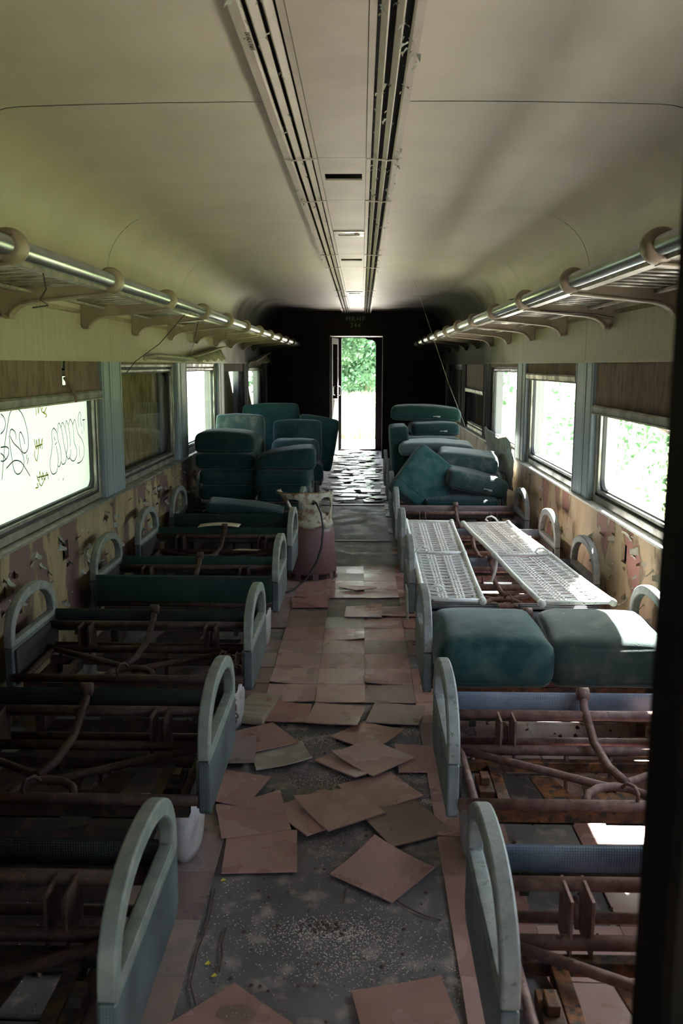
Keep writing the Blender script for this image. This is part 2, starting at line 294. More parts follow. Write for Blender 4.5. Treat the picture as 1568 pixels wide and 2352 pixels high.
GRAF= [[(3.75, 1.017), (3.799, 1.156), (3.839, 1.236), (3.884, 1.3), (3.952, 1.315), (4.016, 1.288), (4.055, 1.239), (4.077, 1.178), (4.069, 1.126), (4.027, 1.106), (3.991, 1.121), (3.974, 1.163), (3.971, 1.192), (3.988, 1.206), (4.015, 1.183), (4.033, 1.147)], [(3.862, 1.201), (3.872, 1.22), (3.894, 1.225), (3.928, 1.207), (3.931, 1.178)], [(3.862, 1.201), (3.9, 1.164), (3.969, 1.129), (4.002, 1.097), (4.009, 1.061), (3.977, 1.029), (3.93, 1.02), (3.889, 1.042), (3.874, 1.092), (3.861, 1.145), (3.854, 1.199)], [(3.805, 1.061), (3.873, 1.081), (3.917, 1.084), (3.975, 1.07), (4.024, 1.035), (4.074, 0.994)], [(3.758, 1.157), (3.819, 1.154), (3.845, 1.138), (3.827, 1.111), (3.783, 1.096), (3.749, 1.099)], [(3.754, 1.133), (3.786, 1.116), (3.801, 1.1)], [(3.779, 1.3), (3.811, 1.282), (3.824, 1.254), (3.803, 1.228), (3.766, 1.214)], [(4.049, 1.098), (4.042, 1.075)], [(4.067, 1.081), (4.047, 1.053)], [(4.449, 1.1), (4.466, 1.056), (4.465, 1.017), (4.439, 0.974), (4.391, 0.964), (4.356, 0.981), (4.344, 1.024), (4.369, 1.066), (4.395, 1.121), (4.393, 1.169), (4.424, 1.193), (4.468, 1.167), (4.481, 1.127), (4.505, 1.092), (4.515, 1.058), (4.514, 1.019), (4.481, 0.993), (4.462, 0.998)], [(4.482, 1.166), (4.493, 1.207), (4.517, 1.209), (4.546, 1.168), (4.562, 1.113), (4.581, 1.072), (4.596, 1.033), (4.571, 1.002), (4.531, 0.999), (4.513, 1.012)], [(4.534, 1.188), (4.562, 1.213), (4.597, 1.177), (4.62, 1.129), (4.623, 1.078), (4.598, 1.05), (4.605, 1.029), (4.634, 1.016), (4.663, 1.037), (4.673, 1.063)], [(4.603, 1.183), (4.623, 1.219), (4.653, 1.18), (4.666, 1.125), (4.665, 1.081)], [(4.655, 1.193), (4.685, 1.222), (4.723, 1.189), (4.727, 1.147), (4.731, 1.099), (4.767, 1.054), (4.762, 1.02), (4.716, 0.997), (4.674, 1.005), (4.646, 1.022)], [(4.723, 1.192), (4.759, 1.216), (4.78, 1.178), (4.807, 1.135), (4.873, 1.094), (4.896, 1.049), (4.883, 1.004), (4.823, 0.979), (4.767, 0.979)], [(4.816, 1.071), (4.813, 1.001)], [(4.823, 1.168), (4.82, 1.224), (4.852, 1.252), (4.87, 1.225), (4.856, 1.205), (4.879, 1.171)], [(4.89, 1.206), (4.936, 1.205)], [(4.91, 1.205), (4.909, 1.141)], [(4.87, 1.151), (4.873, 1.13)], [(4.431, 1.108), (4.461, 1.12)], [(4.423, 1.151), (4.439, 1.13)], [(4.462, 0.934), (4.459, 0.923)], [(4.54, 0.927), (4.518, 0.915)]]
GRAFY= [[(4.148, 1.161), (4.173, 1.11), (4.18, 1.155), (4.198, 1.108), (4.214, 1.158), (4.224, 1.111), (4.257, 1.155), (4.249, 1.103)], [(4.159, 1.123), (4.253, 1.127)], [(4.156, 1.108), (4.144, 1.082), (4.174, 1.055), (4.198, 1.108)], [(4.155, 0.99), (4.184, 0.955), (4.199, 1.0), (4.227, 0.956), (4.241, 0.991), (4.262, 0.951), (4.293, 0.985), (4.315, 0.948)], [(4.17, 0.975), (4.318, 0.97)], [(4.158, 0.949), (4.172, 0.929), (4.134, 0.929)], [(4.183, 0.949), (4.215, 0.929), (4.263, 0.961)], [(4.192, 1.322), (4.197, 1.269)], [(4.22, 1.313), (4.223, 1.277), (4.246, 1.315), (4.268, 1.287)], [(4.288, 1.304), (4.268, 1.287), (4.301, 1.279), (4.34, 1.302)], [(4.292, 1.276), (4.335, 1.265), (4.315, 1.253)]]
# ================================================================== SETTING
HW = 1.39; ENDY = 14.6; Y0 = -1.6
PIL = [5.268+2.065*k for k in range(-3, 5)]          # pillar centres (-.93 .. 13.5)
PHW = .209; ZS = .742; ZV = 1.538
A0 = .112; TS = .2286; ROW0 = 6.321
# outdoors ----------------------------------------------------------
def grid_patch(x0, x1, y0, y1, z, n, amp):
    mb = MB(); V = {}
    for i in range(n+1):
        for j in range(n+1):
            x = x0+(x1-x0)*i/n; y = y0+(y1-y0)*j/n
            V[i, j] = mb.b.verts.new((x, y, z + amp*noise.noise(Vector((x*.15, y*.15, 1.7)))))
    for i in range(n):
        for j in range(n): mb.b.faces.new((V[i, j], V[i+1, j], V[i+1, j+1], V[i, j+1]))
    return mb
struct(grid_patch(-60, 60, -40, 90, -1.35, 60, .25).build('ground', grass, smooth=True))
struct(grid_patch(1.9, 5.0, -14, 60, -1.16, 20, .1).build('dirt_road', trackm, smooth=True))
struct(MB().box(-2.6, 2.4, 16.8, 60, -1.35, -1.02).build('track_bed', trackm))
struct(MB().box(-2.6, 2.4, -12, 16.8, -1.5, -1.12).build('track_bed', trackm))

# car body -----------------------------------------------------------
WL = []                                               # window openings (y0,y1)
for a, b in zip(PIL, PIL[1:]): WL.append((a+PHW, b-PHW))
for sd, nm in ((-1, 'left'), (1, 'right')):
    holes = [(a+.05, b-.05, .775, 1.49) for a, b in WL]
    root = bpy.data.objects.new('wall_'+nm, None); C.objects.link(root); struct(root)
    o = plate(MB(), sd*1.46, sd*1.53, (Y0, ENDY+1.4), (-.3, 2.6), holes).build('outer_skin', outerm, root)
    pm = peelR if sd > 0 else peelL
    edges = [Y0]+PIL+[ENDY]
    hol = {1: [(4.25, 4.40, .545, .625)], -1: [(4.27, 4.345, .535, .652)]}
    for a, b in zip(edges, edges[1:]):
        hs = []
        for base in ([4.32, 5.26, 6.39] if sd > 0 else [4.31, 5.26, 6.38]):
            for s_ in (-3.1, -2.07, 0, 2.06*1.45):
                y = base+s_
                if a+.1 < y < b-.1 and y < 7.5: hs.append((y-.045, y+.045, .545, .64))
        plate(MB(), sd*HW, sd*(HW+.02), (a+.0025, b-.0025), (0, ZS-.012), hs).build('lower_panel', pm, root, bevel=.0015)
        if hs:
            MB().box(sd*(HW+.03), sd*(HW+.034), min(h[0] for h in hs)-.1, max(h[1] for h in hs)+.1, .5, .7).build('panel_backing', dark, root)
        MB().box(sd*HW, sd*(HW+.014), a+.002, b-.002, ZV, 1.772).build('valance_panel', valance, root, bevel=.002)
    MB().box(sd*(HW-.012), sd*(HW+.06), Y0, ENDY, ZV-.012, ZV+.002).build('valance_lip', valance, root)
    MB().box(sd*(HW+.02), sd*(HW+.03), Y0, ENDY, 1.76, 1.82).build('rack_backing_board', woodm, root)
    # sill
    MB().prism([(sd*(HW-.018), ZS-.012), (sd*(HW-.018), ZS), (sd*(HW+.04), ZS+.006), (sd*1.47, .775), (sd*1.47, ZS-.03)], 'Y', Y0, ENDY).build('window_sill', alu if sd < 0 else springm, root)
    for i, p in enumerate(PIL):
        y0, y1 = p-PHW, p+PHW
        mb = MB(); mb.box(sd*HW, sd*1.462, y0, p-.0015, ZS+.004, ZV-.004); mb.box(sd*HW, sd*1.462, p+.0015, y1, ZS+.004, ZV-.004)
        for yy in (y0+.03, y1-.03, p-.05): mb.box(sd*(HW-.004), sd*HW, yy-.003, yy+.003, ZS+.004, ZV-.004)
        mb.build('window_pillar', pillar_m, root, bevel=.003)
    # flakes of curling paint
    mb = MB(); rnd = random.Random(5+sd)
    for k in range(620 if sd < 0 else 340):
        y = rnd.uniform(2.8, 9.5); z = rnd.uniform(.12, .70); s = rnd.uniform(.008, .034)
        nv = noise.fractal(Vector((sd*HW, y*1.9, z))*2.6, 1, 2, 5)
        if nv < (-.05 if sd < 0 else .1) and rnd.random() < .8: continue
        a = rnd.uniform(0, 6.28); u = Vector((0, math.cos(a), math.sin(a))); v = Vector((0, -math.sin(a), math.cos(a))); nn = Vector((-sd, 0, 0))
        base = Vector((sd*HW, y, z)); el = rnd.uniform(.6, 1.8); rows = []
        for t in range(4):
            tt = t/3; w = s*(1-.5*tt)*el; off = u*s*tt*1.1 + nn*(s*tt*tt*.9+.0012)
            rows.append([mb.b.verts.new(base+off-v*w*.5*rnd.uniform(.8, 1.2)), mb.b.verts.new(base+off+v*w*.5*rnd.uniform(.8, 1.2))])
        for A, B in zip(rows, rows[1:]): mb.b.faces.new((A[0], A[1], B[1], B[0]))
    o = mb.build('paint_flakes', flakeg if sd < 0 else flakem, root, smooth=True); o['kind'] = 'stuff'

# windows
def window(n, sd, y0, y1, pane_m, shade=None, board=False, tear=False, bar=True):
    w = bpy.data.objects.new('window_%d' % n, None); C.objects.link(w); struct(w); yc = (y0+y1)/2; wid = y1-y0; zc = (.75+1.53)/2; h = .78
    x = sd
    MB().ring(rrect(yc, zc, wid-.004, h, .01), rrect(yc, zc, wid-.09, h-.075, .012), 'X', x*1.415, x*1.459).build('outer_frame', alu, w, bevel=.003)
    MB().ring(rrect(yc, zc, wid-.092, h-.079, .014), rrect(yc, zc, wid-.125, h-.105, .03), 'X', x*1.428, x*1.456).build('gasket', rubber, w)
    MB().ring(rrect(yc, zc, wid-.127, h-.107, .03), rrect(yc, zc, wid-.165, h-.14, .055), 'X', x*1.420, x*1.458).build('inner_frame', alu, w, bevel=.003)
    MB().ring(rrect(yc, zc, wid-.167, h-.142, .055), rrect(yc, zc, wid-.185, h-.16, .06), 'X', x*1.436, x*1.455).build('inner_gasket', rubber, w)
    mb = MB(); mb.prism(rrect(yc, zc, wid-.1, h-.09, .04), 'X', x*1.4595, x*1.463); mb.build('pane', pane_m, w)
    if board:
        b = MB()
        if isinstance(board, tuple): b.prism([(y0-.12, .6), (board[1]+.3*(board[1]-board[0]), .5), (board[0], 1.62), (y0-.12, 1.62)], 'X', x*1.54, x*1.558)
        elif board == 'gap': b.box(x*1.54, x*1.558, yc-wid/2-.15, yc+wid/2-.105, .55, 1.62, Matrix.Translation((0, yc, 1.1)) @ Matrix.Rotation(-.035, 4, 'X') @ Matrix.Translation((0, -yc, -1.1)))
        else: b.box(x*1.54, x*1.558, yc-wid/2-.1, yc+wid/2+.1, .6, 1.62)
        b.build('plywood_board', ply, w)
    if shade is not None:
        mb = MB(); ny, nz = 26, 8; V = {}
        for i in range(ny+1):
            for j in range(nz+1):
                y = y0+.012+(wid-.024)*i/ny; z = shade+.035+(1.55-shade-.035)*j/nz
                V[i, j] = mb.b.verts.new((x*(1.405+.006*noise.noise(Vector((y*9, z*3, n)))), y, z))
        for i in range(ny):
            for j in range(nz):
                yy = y0+wid*(i+.5)/ny
                if tear and abs(yy-tear) < .035 and j > 1: continue
                mb.b.faces.new((V[i, j], V[i+1, j], V[i+1, j+1], V[i, j+1]))
        o = mb.build('shade_cloth', shadem, w, smooth=True); o.modifiers.new('thick', 'SOLIDIFY').thickness = .0015
        if tear:
            MB().tube([(x*1.395, tear-.02, shade+.12), (x*1.37, tear+.01, shade+.07), (x*1.36, tear+.04, shade+.02), (x*1.365, tear+.05, shade-.005)], [.008, .012, .009, .004], 6).build('torn_strip', shadem, w, smooth=True)
        if bar:
            MB().prism([(x*1.39, shade), (x*1.385, shade+.03), (x*1.393, shade+.042), (x*1.411, shade+.042), (x*1.411, shade)], 'Y', y0+.01, y1-.01).build('shade_bar', alu, w, bevel=.002)
            MB().box(x*1.388, x*1.412, y0+.01, y1-.01, shade-.009, shade-.001).build('shade_slide', shadel, w)
    return w
n = 0
# index 0: behind camera, 1: beside camera, 2: first in view ...
Lopt = [dict(pane_m=milk, board='full'), dict(pane_m=milk, board='full'), dict(pane_m=milk, shade=1.325, tear=4.45), dict(pane_m=glass, shade=1.475, board=(7.75, 7.22), bar=False), dict(pane_m=glass, shade=1.485, bar=False), dict(pane_m=glass, shade=1.40, board=(10.72, 11.75), bar=False), dict(pane_m=glass, board=(12.25, 13.45), shade=1.44)]
Ropt = [dict(pane_m=glass), dict(pane_m=glass, shade=1.40), dict(pane_m=glass, shade=1.25), dict(pane_m=glass, shade=1.41), dict(pane_m=glass, shade=1.46, bar=False), dict(pane_m=glass, board='full', shade=1.2), dict(pane_m=glass, board='full')]
for sd, opts in ((-1, Lopt), (1, Ropt)):
    for (a, b), op in zip(WL, opts):
        n += 1; w = window(n, sd, a, b, **op)
        if sd < 0 and n == 3: w_graf = w
        bpy_l = bpy.data.lights.new('sky_portal', 'AREA'); bpy_l.shape = 'RECTANGLE'; bpy_l.size = 1.56; bpy_l.size_y = .74; bpy_l.cycles.is_portal = True
        if not op.get('board') == 'full':
            lo = bpy.data.objects.new('sky_portal', bpy_l); C.objects.link(lo); lo.location = (sd*1.475, (a+b)/2, 1.13)
            lo.rotation_euler = Vector((-sd, 0, 0)).to_track_quat('-Z', 'Z').to_euler()
def strokes(L, r, m, parent, x):
    mb = MB()
    for s in L:
        P = [Vector((x, y, z)) for y, z in s]
        if len(P) > 2:                                  # Catmull-Rom
            Q = []; E_ = [P[0]]+P+[P[-1]]
            for i in range(1, len(E_)-2):
                for k in range(5):
                    t = k/5; a, b, c, d = E_[i-1:i+3]
                    Q.append(.5*((2*b)+(c-a)*t+(2*a-5*b+4*c-d)*t*t+(3*b-a-3*c+d)*t**3))
            Q.append(P[-1]); P = Q
        for p, q in zip(P, P[1:]):
            d = (q-p)
            if d.length < 1e-5: continue
            nrm = Vector((0, -d.z, d.y)).normalized()*r; mb.face([p-nrm, q-nrm, q+nrm, p+nrm])
    return mb.build('graffiti', m, parent)
strokes(GRAF, .003, graf, w_graf, -1.4588)
strokes(GRAFY, .0034, grafy, w_graf, -1.4588)

# ceiling --------------------------------------------------------------
ceil = bpy.data.objects.new('ceiling', None); C.objects.link(ceil); struct(ceil)
prof = []
for k in range(7): prof.append((.236+(1.06-.236)*k/6, 2.378-.012*(k/6)**2))
R_ = .33
for k in range(1, 11):
    a = math.pi/2*k/10; prof.append((1.06+R_*math.sin(a), 2.366-R_*(1-math.cos(a))))
prof += [(1.39, 1.9), (1.39, 1.795)]
seams = [Y0, -1.09, 1.025, 3.14, 5.262, 7.38, 9.5, 11.6, 13.7, ENDY]
for sd in (-1, 1):
    for a, b in zip(seams, seams[1:]):
        mb = MB(); rows = [[mb.b.verts.new((sd*x, y, z)) for x, z in prof] for y in (a+.004, b-.004)]
        for i in range(len(prof)-1): mb.b.faces.new((rows[0][i], rows[0][i+1], rows[1][i+1], rows[1][i]))
        o = mb.build('ceiling_panel', cream, ceil, smooth=True)
        mb = MB(); rows = [[mb.b.verts.new((sd*(x+(.004 if z < 2.3 else 0)), y, z+.004)) for x, z in prof] for y in (b-.012, b+.012)]
        for i in range(len(prof)-1): mb.b.faces.new((rows[0][i], rows[0][i+1], rows[1][i+1], rows[1][i]))
        mb.build('panel_seam_backing', dark, ceil, smooth=True)
MB().box(-1.53, 1.53, Y0, ENDY+1.4, 2.50, 2.60).build('roof', outerm, ceil)
# centre duct: painted panels between three slotted slats on each side
duct = bpy.data.objects.new('ceiling_duct', None); C.objects.link(duct); tag(duct, 'long cream centre air duct with slotted slats running along the ceiling', 'air duct')
dj = [Y0, -.39, .69, 1.6, 3.835, 4.776, 7.026, 7.918, 10.3, 11.15, 13.4, ENDY]
for a, b in zip(dj, dj[1:]):
    vent = (b-a) < 1.0; mb = MB()
    if vent:
        vy = a+.38; hy = .07
        mb.box(-.1, .1, a+.002, vy-hy, 2.352, 2.36); mb.box(-.1, .1, vy+hy, b-.002, 2.352, 2.36); mb.box(-.1, -.084, vy-hy, vy+hy, 2.352, 2.36); mb.box(.084, .1, vy-hy, vy+hy, 2.352, 2.36)
        mb.build('vent_panel', ductp, duct)
        MB().box(-.09, .09, vy-hy-.01, vy+hy+.01, 2.385, 2.39).build('vent_recess', dark, duct)
    else:
        mb.box(-.1, .1, a+.002, b-.002, 2.352, 2.36); mb.build('centre_panel', ductp, duct, bevel=.001)
    for sd in (-1, 1):
        MB().box(sd*.1015, sd*.12, a+.001, b-.001, 2.349, 2.358).build('edge_strip', ductp, duct)
        for (x0, x1) in (((.128, .152), (.166, .190), (.204, .236)) if sd < 0 else ((.130, .150), (.168, .188), (.208, .236))):
            q = [(sd*x0, 2.364), (sd*x0, 2.356), (sd*(x1-.004), 2.345), (sd*x1, 2.347), (sd*x1, 2.356)]
            if x1 > .23: q = [(sd*x0, 2.358), (sd*x0, 2.350), (sd*(x0+.006), 2.346), (sd*x1, 2.346), (sd*x1, 2.372), (sd*(x1-.006), 2.372), (sd*(x1-.006), 2.358)]
            MB().prism(q, 'Y', a+.001, b-.001).build('duct_slat', ductp, duct)
    for sd in (-1, 1):
        mb = MB(); mb.prism([(sd*.1, 2.346), (sd*.13, 2.3435), (sd*.19, 2.339), (sd*.237, 2.3425), (sd*.237, 2.3455), (sd*.19, 2.343), (sd*.13, 2.3485), (sd*.1, 2.350)], 'Y', b-.006, b+.004)
        mb.build('joint_strip', ductp, duct)
MB().box(-.24, .24, Y0, ENDY, 2.42, 2.43).build('duct_lining', dark, duct)
for k, (y0, y1) in enumerate(((5.83, 6.06), (10.5, 10.85))):
    l = thing('ceiling_lamp', ('nearer' if k == 0 else 'farther')+' small metal lamp fitting set in the centre of the ceiling duct', 'lamp', (0, (y0+y1)/2, 2.35))
    h = (y1-y0)/2
    MB().ring([(-.097, -h), (.097, -h), (.097, h), (-.097, h)], [(-.068, -h*.45), (.068, -h*.45), (.068, h*.45), (-.068, h*.45)], 'Z', -.006, .0015).build('lamp_plate', alu, l, bevel=.002)
    MB().box(-.068, .068, -h*.45, h*.45, .004, .02).build('lamp_recess', dark, l); MB().box(-.067, .067, -.006, .006, -.004, .006).build('lamp_bar', alu, l)
    MB().box(.035, .06, -h*.5, h*.2, -.012, .0).build('lamp_clip', rustd, l)
mb = MB(); rnd = random.Random(3)
for k in range(520):
    y = 1.8+rnd.random()**1.6*6.5; sd = rnd.choice((-1, 1, 1)); x = sd*rnd.choice((.128, .152, .166, .19, .204, .22, .236)); s = rnd.uniform(.004, .014)
    if noise.noise(Vector((x*20, y*1.8, 0))) < -.05: continue
    a = rnd.uniform(0, 6.28); d = Vector((math.cos(a), math.sin(a), 0)); p = Vector((x, y, 2.343)); e = Vector((-d.y, d.x, 0))
    mb.face([p-e*s*.5, p+e*s*.5, p+e*s*.3+d*s+Vector((0, 0, -s*.5)), p+d*s*1.5+Vector((0, 0, -s*1.2)), p-e*s*.3+d*s*.9+Vector((0, 0, -s*.5))])
o = mb.build('peeling_paint', flakeg, duct); o['kind'] = 'stuff'
def text(body, size, mtx, m, parent, name='lettering', sp=1.):
    cu = bpy.data.curves.new(name, 'FONT'); cu.body = body; cu.size = size; cu.align_x = 'CENTER'; cu.space_character = sp; cu.extrude = .0006; cu.materials.append(m)
    tmp = bpy.data.objects.new('tmp', cu); me = bpy.data.meshes.new_from_object(tmp); bpy.data.objects.remove(tmp); bpy.data.curves.remove(cu); me.name = name
    if not me.materials: me.materials.append(m)
    o = bpy.data.objects.new(name, me); C.objects.link(o); o.matrix_world = mtx; o.parent = parent; return o
text('DO NOT PAINT', .0185, Matrix(((0, 1, 0, -.2165), (1, 0, 0, 2.486), (0, 0, -1, 2.3452), (0, 0, 0, 1))), stamp, duct)

# luggage racks -----------------------------------------------------------
rod_me = MB().tube([(.955, 0, 1.826), (1.275, 0, 1.812)], .0055, 6).mesh('rack_rod', rodm, True)
rod_mL = MB().tube([(-.955, 0, 1.826), (-1.275, 0, 1.812)], .0055, 6).mesh('rack_rod', rodm, True)
LOW = [(.93, 1.794), (1.20, 1.766), (1.26, 1.760), (1.30, 1.750), (1.328, 1.733), (1.345, 1.712), (1.350, 1.697)]
bp = LOW+[(1.378, 1.695), (1.390, 1.715), (1.39, 1.85), (1.3, 1.842), (.95, 1.852), (.915, 1.84)]
def lathe_x(mb, prof_, cx, cz, n=24):
    pass
for sd, nm in ((-1, 'left'), (1, 'right')):
    rk = thing('luggage_rack', 'overhead luggage rack of chrome tube and cream brackets above the %s windows' % nm, 'luggage rack')
    MB().tube([(sd*.935, Y0+.1, 1.846), (sd*.935, ENDY-.05, 1.846)], .0285, 20).build('rail', chrome, rk, smooth=True)
    MB().box(sd*.945, sd*.985, Y0+.1, ENDY-.05, 1.805, 1.818).build('front_rod_rail', rodm, rk); MB().box(sd*1.255, sd*1.285, Y0+.1, ENDY-.05, 1.796, 1.806).build('rear_rod_rail', rodm, rk)
    for k in range(-4, 12):
        y = 3.685+1.052*k
        if y < Y0+.2: continue
        mb = MB(); mb.prism([(sd*x, z) for x, z in bp], 'Y', y-.016, y+.016); mb.prism([(sd*(x-.001), z-.003) for x, z in LOW]+[(sd*1.374, 1.694), (sd*1.386, 1.714), (sd*1.39, 1.725), (sd*1.372, 1.71)]+[(sd*(x+.006), z+.006) for x, z in reversed(LOW)], 'Y', y-.026, y+.026)
        br = mb.build('bracket', rackm, rk, bevel=.003)
        pr_ = [(.028, -.034), (.042, -.036), (.051, -.022), (.053, 0), (.051, .022), (.042, .036), (.028, .034)]
        mb = MB(); rings = []
        for r, t in pr_: rings.append([mb.b.verts.new((sd*.935+r*math.cos(2*math.pi*q/24), y+t, 1.846+r*math.sin(2*math.pi*q/24))) for q in range(24)])
        for A, B in zip(rings, rings[1:]):
            for q in range(24): mb.b.faces.new((A[q], A[(q+1) % 24], B[(q+1) % 24], B[q]))
        mb.build('collar', rackm, br, smooth=True)
        if y > 1:
            for q in range(1, 10):
                if q in (4,) and k == 1 and sd > 0: continue
                o = put('rack_rod', rod_mL if sd < 0 else rod_me, rk, (0, y+1.052*q/10, 0))
b = thing('hinge_bracket', 'small black broken metal hinge standing on the right luggage rack', 'bracket', (1.0, 5.05, 1.88), (0, -.15, .25))
MB().box(-.11, .10, -.02, .02, .0, .006).build('hinge_plate', blacks, b); MB().box(-.01, .01, -.006, .006, -.05, 0).build('hinge_stem', alu, b)

# bulkheads ---------------------------------------------------------------
bk = bpy.data.objects.new('wall_back', None); C.objects.link(bk); struct(bk)
mb = MB(); mb.box(-1.46, -.44, ENDY, ENDY+.06, 0, 2.5); mb.box(.44, 1.46, ENDY, ENDY+.06, 0, 2.5); mb.box(-.44, .44, ENDY, ENDY+.06, 2.01, 2.5); mb.build('bulkhead_panel', bulk, bk)
mb = MB(); mb.box(-.46, -.425, ENDY-.02, ENDY+.09, 0, 2.0); mb.box(.425, .46, ENDY-.02, ENDY+.09, 0, 2.0); mb.box(-.46, .46, ENDY-.02, ENDY+.09, 1.985, 2.02); mb.build('door_casing', bulk, bk, bevel=.004)
mb = MB(); mb.box(-.43, .43, ENDY+.02, ENDY+.35, 1.975, 1.985); mb.build('lintel_plate', springm, bk)
text('MRHF', .105, Matrix.Translation((-.02, ENDY-.003, 2.215)) @ Matrix.Rotation(math.pi/2, 4, 'X'), letters, bk, sp=1.25)
text('344', .10, Matrix.Translation((-.02, ENDY-.003, 2.115)) @ Matrix.Rotation(math.pi/2, 4, 'X'), letters, bk, sp=1.2)
mb = MB()
for y0, y1, x in ((ENDY+.06, 15.95, .62), (ENDY+.06, 15.95, -.66)): mb.box(x, x+.03*(1 if x > 0 else -1), y0, y1, 0, 2.3)
mb.box(-.7, .7, ENDY+.06, 15.98, 2.1, 2.15); mb.build('vestibule_lining', bulk, bk)
ef = bpy.data.objects.new('door_1', None); C.objects.link(ef); struct(ef)
mb = MB(); mb.box(-.7, -.27, 15.9, 15.97, 0, 2.2); mb.box(.335, .7, 15.9, 15.97, 0, 2.2); mb.box(-.27, .335, 15.9, 15.97, 2.0, 2.2); mb.box(-1.5, -.69, 15.9, 15.97, -.3, 2.6); mb.box(.69, 1.5, 15.9, 15.97, -.3, 2.6); mb.build('end_frame', bulk, ef)
MB().prism([(.335, 2.01), (.335, 1.87), (.32, 1.92), (.27, 1.95), (.18, 1.962), (.14, 1.985), (-.1, 1.99), (-.27, 1.985), (-.27, 2.01)], 'Y', 15.91, 15.95).build('torn_header', bulk, ef)
MB().box(-.3, .36, 15.86, 16.05, .0, .03).build('threshold', alu, ef)
dl = bpy.data.objects.new('door_2', None); C.objects.link(dl); struct(dl); dl.location = (-.42, ENDY+.09, 0); dl.rotation_euler = (0, 0, math.radians(82))
mb = MB(); mb.box(0, .1, -.02, .02, .02, 1.96); mb.box(.55, .66, -.02, .02, .02, 1.96); mb.box(.1, .55, -.02, .02, .02, .95); mb.box(.1, .55, -.02, .02, 1.86, 1.96); mb.build('door_leaf', bulk, dl, bevel=.003)
MB().tube([(.60, -.02, 1.0), (.60, -.06, 1.01), (.60, -.065, 1.08), (.60, -.06, 1.15), (.60, -.02, 1.16)], .008, 8).build('door_handle', chrome, dl, smooth=True)
MB().tube([(.60, .02, 1.0), (.60, .06, 1.01), (.60, .065, 1.08), (.60, .06, 1.15), (.60, .02, 1.16)], .008, 8).build('door_handle', chrome, dl, smooth=True)
wf = bpy.data.objects.new('wall_front', None); C.objects.link(wf); struct(wf)
mb = MB(); mb.box(.289, 1.46, .52, .60, 0, 2.5); mb.box(-1.46, -.42, .52, .60, 0, 2.5); mb.box(-.42, .289, .52, .60, 2.15, 2.5); mb.build('partition', jambm, wf, bevel=.012)
mb = MB(); mb.box(-1.46, -.45, Y0-.06, Y0, 0, 2.5); mb.box(.45, 1.46, Y0-.06, Y0, 0, 2.5); mb.box(-.45, .45, Y0-.06, Y0, 2.0, 2.5); mb.build('rear_partition', bulk, wf)

# floor -----------------------------------------------------------------
fl = bpy.data.objects.new('floor', None); C.objects.link(fl); struct(fl)
mb = MB(); nx, ny = 40, 240; V = {}
for i in range(nx+1):
    for j in range(ny+1):
        x = -1.46+2.92*i/nx; y = Y0+(ENDY+1.45-Y0)*j/ny
        V[i, j] = mb.b.verts.new((x, y, -.003+.0005*noise.noise(Vector((x*5, y*5, 0)))))
for i in range(nx):
    for j in range(ny): mb.b.faces.new((V[i, j], V[i+1, j], V[i+1, j+1], V[i, j+1]))
mb.build('subfloor', subf, fl, smooth=True)
MB().box(-1.5, 1.5, Y0, ENDY+1.4, -.3, -.02).build('floor_deck', dark, fl)
def tilemesh(w, h, m, rnd, bend=0., name='floor_tile'):
    mb = MB(); N = 4; t = .0042; V = {}
    cx, cy = rnd.choice((-1, 1)), rnd.choice((-1, 1))
    for i in range(N+1):
        for j in range(N+1):
            u, v = i/N-.5, j/N-.5
            z = bend*max(0, (u*cx+v*cy))**2*2.2
            V[i, j, 1] = mb.b.verts.new((u*w, v*h, t+z)); V[i, j, 0] = mb.b.verts.new((u*w, v*h, z))
    for i in range(N):
        for j in range(N):
            mb.b.faces.new((V[i, j, 1], V[i+1, j, 1], V[i+1, j+1, 1], V[i, j+1, 1])); mb.b.faces.new((V[i, j, 0], V[i, j+1, 0], V[i+1, j+1, 0], V[i+1, j, 0]))
    B_ = [(i, 0) for i in range(N)]+[(N, j) for j in range(N)]+[(N-i, N) for i in range(N)]+[(0, N-j) for j in range(N)]
    for a, b in zip(B_, B_[1:]+B_[:1]): mb.b.faces.new((V[a[0], a[1], 0], V[b[0], b[1], 0], V[b[0], b[1], 1], V[a[0], a[1], 1]))
    return mb.mesh(name, m)
rt = random.Random(11)
tm = [tilemesh(TS-.0016, TS-.0016, tile_m, rt, b) for b in (.0003, .001, .003, .007)]
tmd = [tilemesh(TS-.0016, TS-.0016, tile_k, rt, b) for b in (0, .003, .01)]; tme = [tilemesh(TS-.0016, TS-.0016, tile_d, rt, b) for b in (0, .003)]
tw = tilemesh(TS-.0016, TS-.0016, tile_w, rt, 0)
far = MB(); cnt = 0
